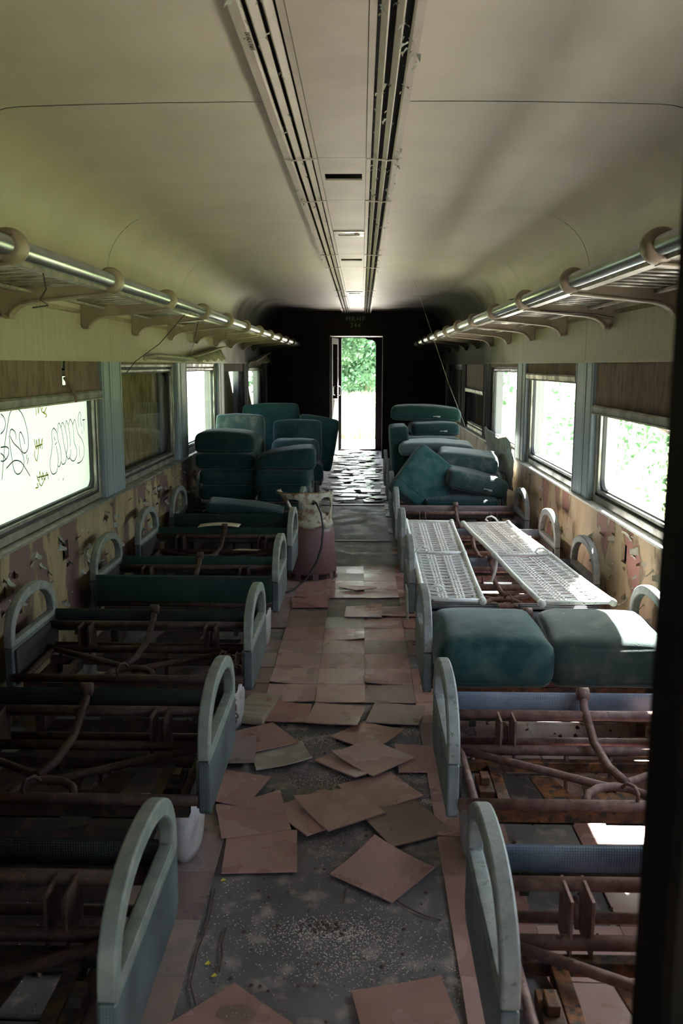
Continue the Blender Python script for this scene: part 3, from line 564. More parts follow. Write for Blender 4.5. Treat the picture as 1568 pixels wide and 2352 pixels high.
for r in range(-28, 25):
    for k in range(-7, 6):
        xc = A0+(k+.5)*TS; yc = ROW0+(r+.5)*TS
        if abs(xc) > HW-.02: continue
        aisle = k in (-2, -1, 0)
        w_ = TS
        if aisle:
            if not (-11 <= r <= 0): continue
            if (r, k) in ((-4, 0), (-4, -1), (-5, -1)) : continue
            if (r, k) in ((-3, 1),): continue
        else:
            if r < -24: continue
            if k in (1,) and r in (-9, -5, 2, 4, 6): continue
            if k in (-3,) and r in (-14, -13, -7, 3): continue
            if not aisle and rt.random() < (.16 if k not in (1, -3) else .05): continue
            if k in (-3, 1) and r > 0 and rt.random() < .5: continue
        if r <= (5 if abs(xc) > .6 else 8) and cnt < 296 and yc < 7.4:
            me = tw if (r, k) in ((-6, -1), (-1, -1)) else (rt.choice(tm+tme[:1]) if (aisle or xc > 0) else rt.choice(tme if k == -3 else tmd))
            o = put('floor_tile', me, fl, (xc+rt.uniform(-.0005, .0005), yc+rt.uniform(-.0005, .0005), .0), (0, 0, rt.choice((0, 1, 2, 3))*math.pi/2+rt.uniform(-.003, .003))); cnt += 1
            if me is tw: o['label'] = 'pale speckled floor tile'
        elif yc < 14.5: far.box(xc-TS/2+.001, xc+TS/2-.001, yc-TS/2+.001, yc+TS/2-.001, -.001, .004)
o = far.build('distant_floor_tiles', tile_d, fl); o['kind'] = 'stuff'
print('tiles', cnt)
# broken wet tiles towards the far door
br = random.Random(4)
for k in range(110):
    y = 9.75+5.9*(k/110)+br.uniform(-.06, .06); x = br.uniform(-.27, .31); w = br.uniform(.16, .30); h = br.uniform(.12, .24)
    pts = []
    m_ = br.choice((4, 4, 5)); a0 = .785+br.uniform(-.3, .3)
    for q in range(m_):
        a = a0+2*math.pi*q/m_+br.uniform(-.25, .25); pts.append((w*.6*math.cos(a), h*.6*math.sin(a)))
    mb = MB(); mb.prism(pts, 'Z', 0, .005)
    mb.build('broken_tile', wetf, fl, loc=(x, y, .004+.0062*(k % 5))).rotation_euler = (br.uniform(-.022, .022), br.uniform(-.022, .022), 0)
MB().box(-.345, .345, 9.55, 9.62, -.002, .006).build('threshold_strip', blacks, fl); MB().box(-.345, .36, 7.55, 7.58, -.004, .004).build('threshold_strip', blacks, fl)
# loose grit
mb = MB(); g = random.Random(21)
def pebble(mb, p, s):
    a = g.uniform(0, 3.14); c, d = math.cos(a)*s, math.sin(a)*s
    top = mb.b.verts.new((p[0], p[1], p[2]+s*.9)); q = [mb.b.verts.new((p[0]+x*g.uniform(.6, 1.2), p[1]+y*g.uniform(.6, 1.2), p[2])) for x, y in ((c, d), (-d, c), (-c, -d), (d, -c))]
    for i in range(4): mb.b.faces.new((q[i], q[(i+1) % 4], top))
for k in range(26000):
    x = g.uniform(-.42, .42); y = 1.3+g.random()*8
    if y > 3.8 and (y < 6.55 or g.random() < .3) and g.random() < .93: continue
    nv = noise.fractal(Vector((x*4, y*3.2, 3.3)), 1, 2, 4)
    if nv < .05 and g.random() < .93: continue
    pebble(mb, (x, y, -.0015), g.uniform(.0008, .0026))
for cx, cy, n_, sp in ((.02, 2.17, 1500, .10), (.0, 3.05, 900, .09), (-.1, 3.4, 500, .08), (.27, 3.5, 500, .06), (.1, 2.05, 900, .13), (.33, 2.9, 300, .03)):
    for k in range(n_): pebble(mb, (cx+g.gauss(0, sp), cy+g.gauss(0, sp*.35), -.0012), g.uniform(.0009, .0028))
for k in range(1500): pebble(mb, (g.uniform(.4, 1.3)*g.choice((-1, 1)), g.uniform(1.5, 6.5), .0042), g.uniform(.001, .003))
for k in range(350): pebble(mb, (g.uniform(-.35, .34), g.uniform(3.9, 6.5), .0042), g.uniform(.0006, .0016))
o = mb.build('floor_grit', gritm); tag(o, 'pale grit and sand scattered over the bare aisle floor', 'grit', kind='stuff')
mb = MB()
for k in range(160): pebble(mb, (g.uniform(-.3, .3), g.uniform(1.6, 3.7), -.001), g.uniform(.003, .008))
for k in range(30): pebble(mb, (.0+g.gauss(0, .03), 2.19+g.gauss(0, .012), -.001), g.uniform(.004, .009))
for k in range(420): pebble(mb, (g.uniform(.45, 1.25)*g.choice((-1, 1)), g.uniform(1.6, 5.5), .0042), g.uniform(.003, .014))
o = mb.build('dark_crumbs', gritd); tag(o, 'dark rusty crumbs scattered over the floor', 'debris', kind='stuff')
# ================================================================== SEATS
AI = .37; SW = .91
def dshape(hw, top, bot, n=20, e=2.25):
    pts = [(-hw, bot), (hw, bot)]
    for k in range(n+1):
        a = math.pi*k/n; c, s = math.cos(a), math.sin(a)
        pts.append((hw*math.copysign(abs(c)**(2/e), c), .425+(top-.425)*abs(s)**(2/e)))
    return pts
def arm_meshes(armm=None, vinyl=None):
    armm = armm or globals()['armm']; vinyl = vinyl or globals()['vinyl']
    o = dshape(.262, .602, .402); i = dshape(.222, .562, .425)
    mb = MB(); mb.ring(o, i, 'X', -.0175, .0175)
    fr = mb.mesh('armrest', armm, False)
    mb = MB(); mb.prism([(-.262, .400), (.262, .400), (.262, .262), (.235, .235), (-.245, .235), (-.262, .25)], 'X', -.0165, .0165)
    pn = mb.mesh('arm_panel', vinyl)
    mb = MB(); mb.prism([(-.262+.02, .39), (.24, .39), (.24, .25), (-.24, .25)], 'X', .0165, .026)
    bk_ = mb.mesh('arm_backing', blacks)
    mb = MB()
    for y, z in ((-.19, .56), (-.245, .49), (.19, .56)):
        mb.tube([(-.003, y, z), (.003, y+.0, z+.0)], .004, 6)
    return fr, pn, bk_
ARM_R = arm_meshes(); ARM_L = arm_meshes(mat('shaded_arm_metal', (.125, .14, .118), (.18, .195, .165), rough=.65, metal=.1, nscale=24, bump=.5, bscale=240, lo=.38, hi=.62, dist=.002), weave('shaded_arm_vinyl', (.038, .05, .05), (.075, .092, .092)))  # left armrests use darker copies, the weaker light there painted into the colour
cache = {}
def cm(key, fn):
    if key not in cache: cache[key] = fn()
    return cache[key]
def arm(parent, x, flip, ARM):
    a = put('armrest', ARM[0], parent, (x, 0, 0), bevel=.005); smoothby(a, .5)
    put('arm_panel', ARM[1], a, bevel=.005)
    put('arm_backing', ARM[2], a, (0 if not flip else 0, 0, 0), (0, 0, math.pi if flip else 0))
    return a
def seat(side, yc, label, kick='weave', front=None, rust_m=None, foot=False, arms_only=False, kick_top=.428):
    s = side; t = thing('double_seat', label, 'train seat', (s*AI, yc, 0), group='double seat frames in rows on both sides of the aisle')
    X = lambda v: s*v
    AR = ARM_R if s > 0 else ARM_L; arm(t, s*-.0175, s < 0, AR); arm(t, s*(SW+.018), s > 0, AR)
    if arms_only: return t
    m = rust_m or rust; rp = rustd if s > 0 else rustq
    def T(name, pts, r, mm=m, n=12):
        return put(name, cm((name, side, str(pts), mm.name), lambda: MB().tube([(X(p[0]), p[1], p[2]) for p in pts], r, n).mesh(name, mm, True)), t)
    T('crossbar', [(0, -.26, .285), (SW, -.26, .285)], .0165)
    T('crossbar', [(0, .165, .378), (SW, .165, .378)], .0165)
    T('crossbar', [(0, .205, .27), (SW, .205, .27)], .0135)
    T('crossbar', [(0, .085, .292), (SW, .085, .292)], .0165)
    for f in (0, 1):
        q = (lambda x: x) if not f else (lambda x: SW-x)
        T('side_strut', [(q(.045), -.255, .288), (q(.04), .07, .292)], .013)
        T('diagonal_brace', [(q(.05), .065, .296), (q(.25), -.04, .292), (q(.40), -.125, .288), (q(.47), -.16, .286)], .0125)
    T('yoke_tube', [(.36, -.25, .29), (.375, -.21, .295), (.41, -.185, .30), (.455, -.178, .302), (.50, -.185, .30), (.535, -.21, .295), (.55, -.25, .29)], .0125)
    T('lever', [(.455, .20, .435), (.455, .185, .40), (.46, .06, .33), (.475, -.06, .305), (.50, -.15, .302)], .0135)
    T('lever_eye', [(.437, .205, .437), (.473, .205, .437)], .022)
    T('hook', [(.50, -.26, .298), (.498, -.27, .325), (.488, -.262, .345), (.475, -.235, .34), (.468, -.215, .318)], .0055, n=8)
    def B(name, x0, x1, y0, y1, z0, z1, mm, bev=.002):
        return put(name, cm((name, side, x0, y0, z0, mm.name), lambda: MB().box(X(x0), X(x1), y0, y1, z0, z1).mesh(name, mm)), t, bevel=bev)
    B('front_rail', .03, SW-.03, -.25, -.215, .225, .262, rp); B('rear_rail', .03, SW-.03, .06, .09, .228, .262, rp)
    for x in (.125, SW-.17): B('side_rail', x, x+.035, -.22, .07, .215, .255, rp)
    for x in (.165, SW-.2):
        for d in (0, .045): B('stop_plate', x+d, x+d+.007, .075, .178, .262, .392, m, .001)
        T('stop_lug', [(x+.028, .12, .30), (x+.028, .135, .345), (x+.024, .15, .355)], .007, n=8)
    put('centre_plate', cm(('cpl', side), lambda: MB().prism([(X(.30), -.20), (X(.60), -.20), (X(.575), -.03), (X(.55), .07), (X(.42), .07), (X(.41), -.06), (X(.37), -.07), (X(.33), .07), (X(.26), .07)], 'Z', .205, .213).mesh('centre_plate', rp)), t)
    put('spring_bracket', cm(('spb', side), lambda: MB().box(X(.075), X(.12), -.14, -.02, .23, .262).box(X(.085), X(.11), -.1, -.05, .262, .285).mesh('spring_bracket', rp)), t, bevel=.002)
    km = {'dark': kickd, 'weave': kickm, 'green': kickg, 'brown': kickb}
    def panel(y, mm, mirror):
        d = -1 if mirror else 1; z1 = kick_top
        pr_ = [(y, z1-.062), (y, z1-.016), (y+.002*d, z1-.006), (y+.009*d, z1), (y+.017*d, z1-.005), (y+.019*d, z1-.016), (y+.019*d, z1-.10), (y+.012*d, z1-.10), (y+.006*d, z1-.062)]
        mb = MB(); mb.prism(pr_, 'X', X(.003), X(SW-.003)); o = mb.build('kick_panel', mm, t)
        smoothby(o, .7)
        mb = MB(); mb.box(X(.01), X(SW-.01), y-.004*d, y+.016*d, z1-.098, z1-.0625); mb.build('kick_backing', blacks, t)
        for x in (.085, SW-.11): MB().box(X(x), X(x+.022), y-.014*d, y-.004*d, z1-.115, z1-.055).build('kick_clip', blacks, t, bevel=.001)
    if kick: panel(.232, km[kick], False)
    if front:
        mb = MB(); mb.prism([(-.285, .30), (-.285, .432), (-.276, .44), (-.268, .432), (-.268, .30)], 'X', X(.003), X(SW-.003)); mb.build('front_kick_panel', km[front], t, bevel=.002)
    # pedestal
    for x in (.06, ):
        mb = MB(); rings = []
        for z, hw, y0, y1 in ((0, .036, -.115, .10), (.03, .041, -.135, .115), (.09, .045, -.165, .14), (.15, .046, -.185, .155), (.222, .046, -.19, .16)):
            P_ = [(X(x+.02)+hw*math.cos(a)*1.0, (y0+y1)/2+(y1-y0)/2*math.sin(a)) for a in [2*math.pi*q/20 for q in range(20)]]
            rings.append([mb.b.verts.new((px, py, z)) for px, py in P_])
        for A, Bq in zip(rings, rings[1:]):
            for q in range(20): mb.b.faces.new((A[q], A[(q+1) % 20], Bq[(q+1) % 20], Bq[q]))
        mb.b.faces.new(rings[0][::-1]); mb.b.faces.new(rings[-1]); mb.build('pedestal', ped, t, smooth=True)
    MB().box(X(SW-.06), X(SW-.02), -.12, .1, 0, .23).build('wall_leg', rp, t, bevel=.004)
    # footrest pads
    for x0, x1 in ((.06, .40), (.50, .86)):
        fy, fz = (-.50, .335) if foot else (.02, .085)
        mb = MB()
        for r in range(4): mb.box(X(x0), X(x1), fy+.018*r, fy+.018*r+.013, fz-.012, fz+.012 if r % 2 else fz+.008)
        mb.box(X(x0), X(x1), fy, fy+.07, fz-.014, fz+.002); o = mb.build('footrest_pad', ribm, t, bevel=.002)
        for xx in (x0+.02, x1-.02): MB().tube([(X(xx), fy+.035, fz-.015), (X(xx), -.26 if foot else .085, .285)], .008, 8).build('footrest_arm', m, t, smooth=True)
    return t
ROWS = [1.64, 2.60, 3.58, 4.70, 5.62, 6.62, 7.65, 8.65, 9.65]
od = ['nearest', 'second', 'third', 'fourth', 'fifth', 'sixth', 'seventh', 'eighth', 'ninth']
Rx = ['only bare rusty tubes and blue ribbed kick strip', 'bare rusty tubes with a hook in the middle', 'carrying two green cushions', 'under near ends of two white spring frames', 'under the far ends of two white spring frames', 'with a brown kick panel in front of the cushion heap', 'buried under the heap of green cushions', 'behind the cushion heap, armrest showing', 'last visible aisle armrest beyond the cushions']
Lx = ['only its aisle armrest and dark tubes in view', 'dark tubes and pale pedestal', 'with rusty chain hanging on its aisle end', 'with dark green kick panel facing the camera', 'with a sheet of card lying on it', 'with green front panel behind the white and red tank', 'under the two stacks of green cushions', 'behind the cushion stacks, pale armrest showing', 'last visible armrest before the door']
for i, y in enumerate(ROWS):
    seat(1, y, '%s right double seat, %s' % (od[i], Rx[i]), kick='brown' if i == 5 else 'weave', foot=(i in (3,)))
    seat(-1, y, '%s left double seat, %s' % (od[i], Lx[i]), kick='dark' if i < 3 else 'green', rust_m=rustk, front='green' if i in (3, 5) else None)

# ================================================================== CUSHIONS
def cushion_mesh(w, d, h, seed=1, r=.045, dome=.012, sag=0., crown=0., m=None, lean=0., ribs=0):
    """soft box: w along X, d along Y, h along Z, base at z=0"""
    mb = MB(); N = (14, 14, 8); V = {}
    def key(p): return tuple(round(v, 5) for v in p)
    def P(u, v, t):                                    # u,v,t in -1..1
        hx, hy, hz = w/2, d/2, h/2
        x, y, z = u*hx, v*hy, t*hz
        rr = min(r, hz*.95, hx*.5, hy*.5)
        cx = max(-hx+rr, min(hx-rr, x)); cy = max(-hy+rr, min(hy-rr, y)); cz = max(-hz+rr, min(hz-rr, z))
        dv = Vector((x-cx, y-cy, z-cz))
        if dv.length > 1e-9: dv = dv.normalized()*rr*(1 if max(abs(u), abs(v), abs(t)) > .999 else 0)
        q = Vector((cx, cy, cz))+dv
        b = (1-u*u)*(1-v*v)
        q.z += dome*b*(1 if t > 0 else 0) - sag*b*max(0, t) + crown*(1-abs(u)**2.5)*max(0, t)*.9 + lean*u*max(0, t)
        q.y += dome*.5*(1-u*u)*(1-t*t)*v; q.x += dome*.4*(1-v*v)*(1-t*t)*u
        nn = noise.noise(q*7+Vector((seed*3.1, 0, 0))); q += Vector((nn*.004, nn*.004, nn*.006))
        if ribs and t > .9: q.z += .0035*math.sin(q.x*ribs)
        q.z += hz
        return q
    def vert(u, v, t):
        k = key((u, v, t))
        if k not in V: V[k] = mb.b.verts.new(P(u, v, t))
        return V[k]
    def spacing(n):                                    # more rows near the rounded rim
        return [math.sin((i/n-.5)*math.pi) for i in range(n+1)]
    U, Vv, T_ = spacing(N[0]), spacing(N[1]), spacing(N[2])
    if ribs: U = [-1+2*i/70 for i in range(71)]
    for t in (T_[0], T_[-1]):
        for a, b in zip(U, U[1:]):
            for c, e in zip(Vv, Vv[1:]):
                f = [vert(a, c, t), vert(b, c, t), vert(b, e, t), vert(a, e, t)]; mb.b.faces.new(f if t > 0 else f[::-1])
    for v in (Vv[0], Vv[-1]):
        for a, b in zip(U, U[1:]):
            for c, e in zip(T_, T_[1:]):
                f = [vert(a, v, c), vert(b, v, c), vert(b, v, e), vert(a, v, e)]; mb.b.faces.new(f if v < 0 else f[::-1])
    for u in (U[0], U[-1]):
        for a, b in zip(Vv, Vv[1:]):
            for c, e in zip(T_, T_[1:]):
                f = [vert(u, a, c), vert(u, b, c), vert(u, b, e), vert(u, a, e)]; mb.b.faces.new(f if u > 0 else f[::-1])
    me = mb.mesh('cushion', m or velvet, True)
    def loop(t, side_y=None):
        pts = []; rr = .96
        n = 12
        for a, b in ((( -1, -1), (1, -1)), ((1, -1), (1, 1)), ((1, 1), (-1, 1)), ((-1, 1), (-1, -1))):
            for k in range(n): pts.append(P(a[0]+(b[0]-a[0])*k/n, a[1]+(b[1]-a[1])*k/n, t))
        return pts
    return me, P
def cushion(label, w, d, h, loc, rot=(0, 0, 0), group='loose green seat cushions', name='seat_cushion', cat='cushion', seam=True, tab=False, **kw):
    me, P = cushion_mesh(w, d, h, **kw)
    o = put(name, me, None, loc, rot); tag(o, label, cat, group)
    if seam:
        for t in (-.62,):
            pts = []; n = 10
            for a, b in (((-1, -1), (1, -1)), ((1, -1), (1, 1)), ((1, 1), (-1, 1)), ((-1, 1), (-1, -1))):
                for k in range(n): pts.append(P(a[0]+(b[0]-a[0])*k/n, a[1]+(b[1]-a[1])*k/n, t))
            MB().tube(pts, .003, 6, closed=True).build('piping', pipem, o, smooth=True)
    if tab:
        MB().box(-.01, .02, -d/2-.014, -d/2-.008, h*.35, h*.35+.014).tube([(-.01, -d/2-.011, h*.42), (-.05, -d/2-.011, h*.40)], .004, 6).build('metal_clip', ped, o, loc=(w*.18, 0, 0))
    return o
rd = math.radians
# on the third right seat
cushion('plump dark green seat cushion on the third right seat frame, aisle side', .435, .50, .19, (.60, 3.425, .300), (rd(1), 0, rd(1)), seed=3, r=.06, dome=.03, m=velvetd)
cushion('faded green seat cushion by the window on the third right seat frame, half in sunlight', .46, .50, .185, (1.045, 3.44, .300), (rd(1), rd(-1), rd(-3)), seed=8, r=.06, dome=.03, m=velvetg)
mb = MB(); rq = random.Random(2)
for k in range(420):
    u = rq.random(); x = 1.0+.12*u+rq.gauss(0, .035); y = 3.62-.25*u+rq.gauss(0, .03); sz = rq.uniform(.001, .0035); a = rq.uniform(0, 3)
    mb.box(-sz, sz, -sz*.5, sz*.5, 0, .001, Matrix.Translation((x, y, .504-.10*max(0, (y-3.55))*2)) @ Matrix.Rotation(a, 4, 'Z'))
o = mb.build('plaster_dust', springm); tag(o, 'white plaster crumbs on the faded cushion of the third right seat', 'dust', kind='stuff')
# left stacks (window column then aisle column)
xa, ya = -1.02, 7.43
G2 = 'stacked cushions on the left side'
cushion('bottom cushion of the left window-side stack', .47, .46, .125, (xa, ya, .40), seed=11, dome=.006, group=G2)
cushion('second cushion up in the left window-side stack', .48, .46, .135, (xa+.005, ya, .525), (0, 0, rd(2)), seed=12, dome=.006, group=G2)
cushion('third cushion up in the left window-side stack, edge puffed out', .49, .46, .135, (xa-.01, ya, .655), (0, 0, rd(-2)), seed=13, dome=.006, group=G2)
cushion('dusty backrest on top of the left window-side stack', .49, .46, .155, (xa-.02, ya+.01, .79), (0, 0, rd(1)), seed=14, crown=.025, lean=-.008, m=velvet, tab=False, name='backrest_cushion', group=G2)
xb, yb = -.545, 7.33
cushion('bottom cushion of the left aisle-side stack', .40, .46, .13, (xb-.01, yb, .40), seed=15, dome=.006, group=G2)
cushion('second cushion up in the left aisle-side stack', .44, .46, .14, (xb+.0, yb, .525), (0, 0, rd(-2)), seed=16, dome=.006, tab=False, group=G2)
cushion('wavy topped backrest on top of the left aisle-side stack, higher at the aisle', .48, .46, .145, (xb+.015, yb, .665), (0, 0, rd(2)), seed=17, crown=.02, lean=.035, name='backrest_cushion', group=G2)
cushion('dusty grey green backrest standing behind the left window-side stack', .46, .16, .44, (-1.07, 8.45, .60), (rd(-6), 0, 0), seed=18, r=.05, m=velvetg, name='backrest_cushion', group=G2)
cushion('tall backrest highest and farthest of the left cushions with frayed corners', .60, .17, .50, (-.86, 9.45, .60), (rd(-5), rd(-2), rd(4)), seed=19, r=.05, name='backrest_cushion', group=G2)
cushion('rounded upright backrest behind the left aisle-side stack', .47, .16, .42, (-.545, 8.75, .55), (rd(-6), 0, rd(-3)), seed=20, r=.07, name='backrest_cushion', group=G2)
cushion('rounded cushion in front of the upright backrest on the left', .44, .30, .22, (-.53, 8.30, .60), (0, 0, rd(3)), seed=21, r=.06, group=G2)
for k, (x, y) in enumerate(((-1.07, 8.45), (-.53, 8.45), (-.8, 9.5))):
    cushion('buried dark cushion carrying the upright backrests, ' + ('by the left windows', 'by the aisle on the left', 'farthest on the left')[k], .50, .48, .16, (x, y, .43), (0, 0, rd(3*k)), seed=22+k, group=G2)
cushion('dark backrest leaning against the left seats beside the far doorway', .42, .14, .55, (-.44, 9.3, .43), (rd(-8), rd(9), rd(-6)), seed=27, r=.07, name='backrest_cushion', group=G2)
cushion('long backrest lying flat on the sixth left seat with thin pale edge', .58, .30, .055, (-.80, 6.70, .40), (rd(2), rd(3), rd(4)), seed=28, r=.025, crown=.01, lean=-.02, name='backrest_cushion', group=G2, seam=False)
# right heap
G3 = 'heap of cushions on the right side'
cushion('large green cushion tipped on its corner at the aisle edge of the right heap', .42, .17, .46, (.475, 7.08, .41), (rd(-24), rd(38), 0), seed=31, r=.035, dome=.01, m=velvetd, group=G3)
cushion('ribbed cushion lying flat at the front of the right heap', .58, .46, .07, (.90, 7.15, .395), (rd(2), 0, rd(-4)), seed=32, r=.03, ribs=240, seam=False, group=G3)
cushion('torn grey green cushion sagging with loose flap in the right heap', .50, .40, .15, (.995, 7.26, .505), (rd(6), rd(13), rd(8)), seed=33, m=velvetg, tab=True, group=G3)
cushion('cushion with sunlit right end in the right heap', .50, .44, .145, (.98, 7.50, .645), (rd(3), rd(5), rd(-5)), seed=34, m=velvetg, group=G3)
cushion('grey rimmed cushion below the long grey backrest on the right', .58, .40, .11, (.84, 7.88, .60), (0, rd(1), rd(2)), seed=35, m=velvetx, group=G3)
cushion('long faded grey backrest lying across the right heap', .66, .40, .105, (.76, 8.0, .715), (rd(2), rd(1), rd(-3)), seed=36, m=velvetx, crown=.02, tab=True, name='backrest_cushion', group=G3)
cushion('thin dark cushion behind the long grey backrest', .56, .42, .08, (.72, 8.47, .76), (0, 0, 0), seed=37, group=G3)
cushion('dark blue green cushion below the topmost one on the right', .46, .44, .12, (.79, 8.65, .845), (0, rd(-1), rd(3)), seed=38, tab=True, group=G3)
cushion('topmost long cushion of the right heap', .68, .44, .125, (.72, 8.85, .975), (0, rd(2), rd(-3)), seed=39, crown=.02, tab=True, group=G3)
cushion('narrow cushion standing on end beside the aisle in the right heap', .17, .48, .46, (.46, 8.28, .50), (0, rd(-4), 0), seed=40, r=.03, group=G3)
for k, (x, y, z) in enumerate(((.86, 7.95, .43), (.86, 8.6, .43), (.82, 8.65, .60), (.82, 9.15, .43))):
    cushion('dark supporting cushion deep inside the right heap, ' + ('front', 'lower middle', 'upper middle', 'rear')[k], .52, .46, .17, (x, y, z), (0, 0, rd(4*k)), seed=41+k, group=G3)

# ================================================================== SPRING FRAMES
def spring_frame(label, corners, hooks, legs=()):
    """corners: far-left, far-right, near-right, near-left as (x,y,z)"""
    c = [Vector(p) for p in corners]; o = sum(c, Vector())/4
    t = thing('spring_frame', label, 'spring frame', o, group='white spring frames')
    c = [p-o for p in c]
    L = lambda u, v: (c[0]*(1-u)+c[1]*u)*(1-v)+(c[3]*(1-u)+c[2]*u)*v
    for u in (0, 1):
        MB().tube([L(u, k/6)+Vector((0, 0, -.004*math.sin(k*1.7))) for k in range(7)], .0125, 12).build('side_tube', springm, t, smooth=True)
    for v in (.0, .5, 1): MB().tube([L(0, v), L(1, v)], .009, 10).build('end_tube', springm, t, smooth=True)
    mb = MB(); N = 92
    for k in range(N):
        v = (k+.7)/(N+.4)
        if abs(v-.5) < .008: continue
        pts = [L(.03+.94*q/8, v)+Vector((0, 0, -.006*math.sin(math.pi*q/8)+.0015*math.sin(k*2.1+q))) for q in range(9)]
        mb.tube(pts, .0027, 5)
    o2 = mb.build('cross_wires', springm, t, smooth=True); o2['kind'] = 'stuff'
    mb = MB()
    for u in (.10, .27, .33, .39, .58, .64, .70, .90):                # zig-zag springs
        for h in (0, 1):
            P_ = []
            for k in range(60):
                v = h*.5+.02+.46*k/59; P_.append(L(u+.02*(1 if k % 2 else -1), v)+Vector((0, 0, -.003)))
            mb.tube(P_, .0032, 4)
    o2 = mb.build('zigzag_springs', springm, t); o2['kind'] = 'stuff'
    mb = MB()
    for u in (.075, .925):
        for h in (0, 1): mb.face([L(u-.02, h*.5+.01)+Vector((0, 0, -.006)), L(u+.02, h*.5+.01)+Vector((0, 0, -.006)), L(u+.02, h*.5+.49)+Vector((0, 0, -.006)), L(u-.02, h*.5+.49)+Vector((0, 0, -.006))])
    mb.build('edge_strip', springm, t)
    for (u, v, s) in hooks:
        p = L(u, v); MB().tube([p+Vector((0, 0, 0)), p+Vector((s*.02, 0, .03)), p+Vector((s*.045, 0, .045)), p+Vector((s*.075, 0, .04)), p+Vector((s*.085, 0, .022)), p+Vector((s*.07, 0, .012))], .006, 8).build('hook', springm, t, smooth=True)
    for (u, v) in legs:
        p = L(u, v); MB().tube([p, p+Vector((-.01, -.02, -.07)), p+Vector((-.035, -.05, -.13))], .008, 8).build('leg', springm, t, smooth=True)
    for u, v in ((0, 0), (1, 0), (0, 1), (1, 1), (0, .5), (1, .5)):
        p = L(u, v); d = (L(u, 1)-L(u, 0)).normalized(); MB().tube([p-d*.016, p+d*.016], .0165, 12).build('joint', springm, t, smooth=True)
    return t
spring_frame('white rusty wire spring frame nearer the aisle, laid across the right seat frames', [(.392, 5.882, .475), (.697, 5.858, .475), (.632, 3.835, .475), (.346+.03, 3.85, .475)], [(0, .53, 1), (.02, .96, 1)])
spring_frame('white wire spring frame nearer the windows, sunlit, laid across the right seat frames', [(.77, 5.80, .475), (1.07, 5.83, .475), (1.205, 3.83, .475), (.886, 3.80, .475)], [(.78, 0, -1), (.98, .52, -1)], [(0.02, .52)])

# ================================================================== TANK
tk = thing('metal_tank', 'rusty red and white metal tank with holed collar standing in the aisle', 'tank', (-.262, 6.24, 0))
mb = MB(); mb.lathe([(.17, .045), (.176, .06), (.168, .20), (.158, .345), (.150, .385)], 48); mb.build('tank_body', tankr, tk, smooth=True)
whitem = mat('tank_white_paint', (.30, .28, .20), (.40, .385, .31), rough=.5, nscale=8, col3=(.16, .085, .04), l3=(.46, .62), bump=.15, bscale=40)
mb = MB(); n = 48; rings = []
for j in range(6):
    z = .385+.075*j/5; r = .1535-.02*j/5
    rings.append([mb.b.verts.new((r*math.cos(2*math.pi*k/n), r*math.sin(2*math.pi*k/n), z if j else .392-.035*max(0, noise.noise(Vector((k*.7, 3, 0))))-.02*math.sin(k*.4)**2)) for k in range(n)])
for A, B in zip(rings, rings[1:]):
    for k in range(n): mb.b.faces.new((A[k], A[(k+1) % n], B[(k+1) % n], B[k]))
o = mb.build('painted_shoulder', whitem, tk, smooth=True); o.modifiers.new('t', 'SOLIDIFY').thickness = .003
mb = MB(); mb.lathe([(.13, .455), (.115, .47), (.075, .49), (.02, .495)], 32); mb.build('tank_dome', whitem, tk, smooth=True)
# flaring collar with two oval holes, cut away at the back
mb = MB(); NA, NZ = 150, 46; V = {}
def colr(a, v):
    z = .43+.195*v; r = .134+.0*v; 
    ca, sa = math.cos(a), math.sin(a); lft = max(0, -ca)
    r = .134+.105*lft*v**1.6+.012*v
    return Vector((r*ca, r*sa*(1-.15*v), z-.0*v))
for i in range(NA+1):
    for j in range(NZ+1):
        a = math.radians(-200+225*i/NA)+0; V[i, j] = (colr(a, j/NZ), a, j/NZ)
Vm = {}
holes_ = [(math.radians(-132), .47, .40, .33), (math.radians(-44), .50, .42, .36)]
def gv(i, j):
    if (i, j) not in Vm:
        p, a, v = V[i, j]
        for ha, hv, wa, wv in holes_:
            d = math.hypot((a-ha)/wa, (v-hv)/wv)
            if .9 < d < 1.06 and d > 0: # snap to rim
                a2 = ha+(a-ha)/d; v2 = hv+(v-hv)/d; p = colr(a2, v2)
        Vm[i, j] = mb.b.verts.new(p)
    return Vm[i, j]
for i in range(NA):
    for j in range(NZ):
        a = (V[i, j][1]+V[i+1, j][1])/2; v = (V[i, j][2]+V[i, j+1][2])/2
        if any(math.hypot((a-ha)/wa, (v-hv)/wv) < .98 for ha, hv, wa, wv in holes_): continue
        mb.b.faces.new((gv(i, j), gv(i+1, j), gv(i+1, j+1), gv(i, j+1)))
rim = MB().tube([colr(math.radians(-200+225*i/60), 1) for i in range(61)], .0055, 8).build('collar_rim', rustd, tk, smooth=True)
o = mb.build('collar', whitem, tk, smooth=True); o.modifiers.new('t', 'SOLIDIFY').thickness = .006
MB().ring([(.185*math.cos(a), .185*math.sin(a)) for a in [2*math.pi*k/40 for k in range(40)]], [(.168*math.cos(a), .168*math.sin(a)) for a in [2*math.pi*k/40 for k in range(40)]], 'Z', .004, .012).build('foot_ring', tankr, tk)
for k in range(8):
    a = k*math.pi/4+.2; MB().box(.158, .172, -.02, .02, .01, .055).build('foot_tab', tankr, tk).rotation_euler = (0, 0, a)
MB().tube([(0, 0, .49), (0, 0, .53)], .016, 12).tube([(.0, -.01, .52), (.02, -.15, .56)], .012, 10).build('valve', blacks, tk, smooth=True)
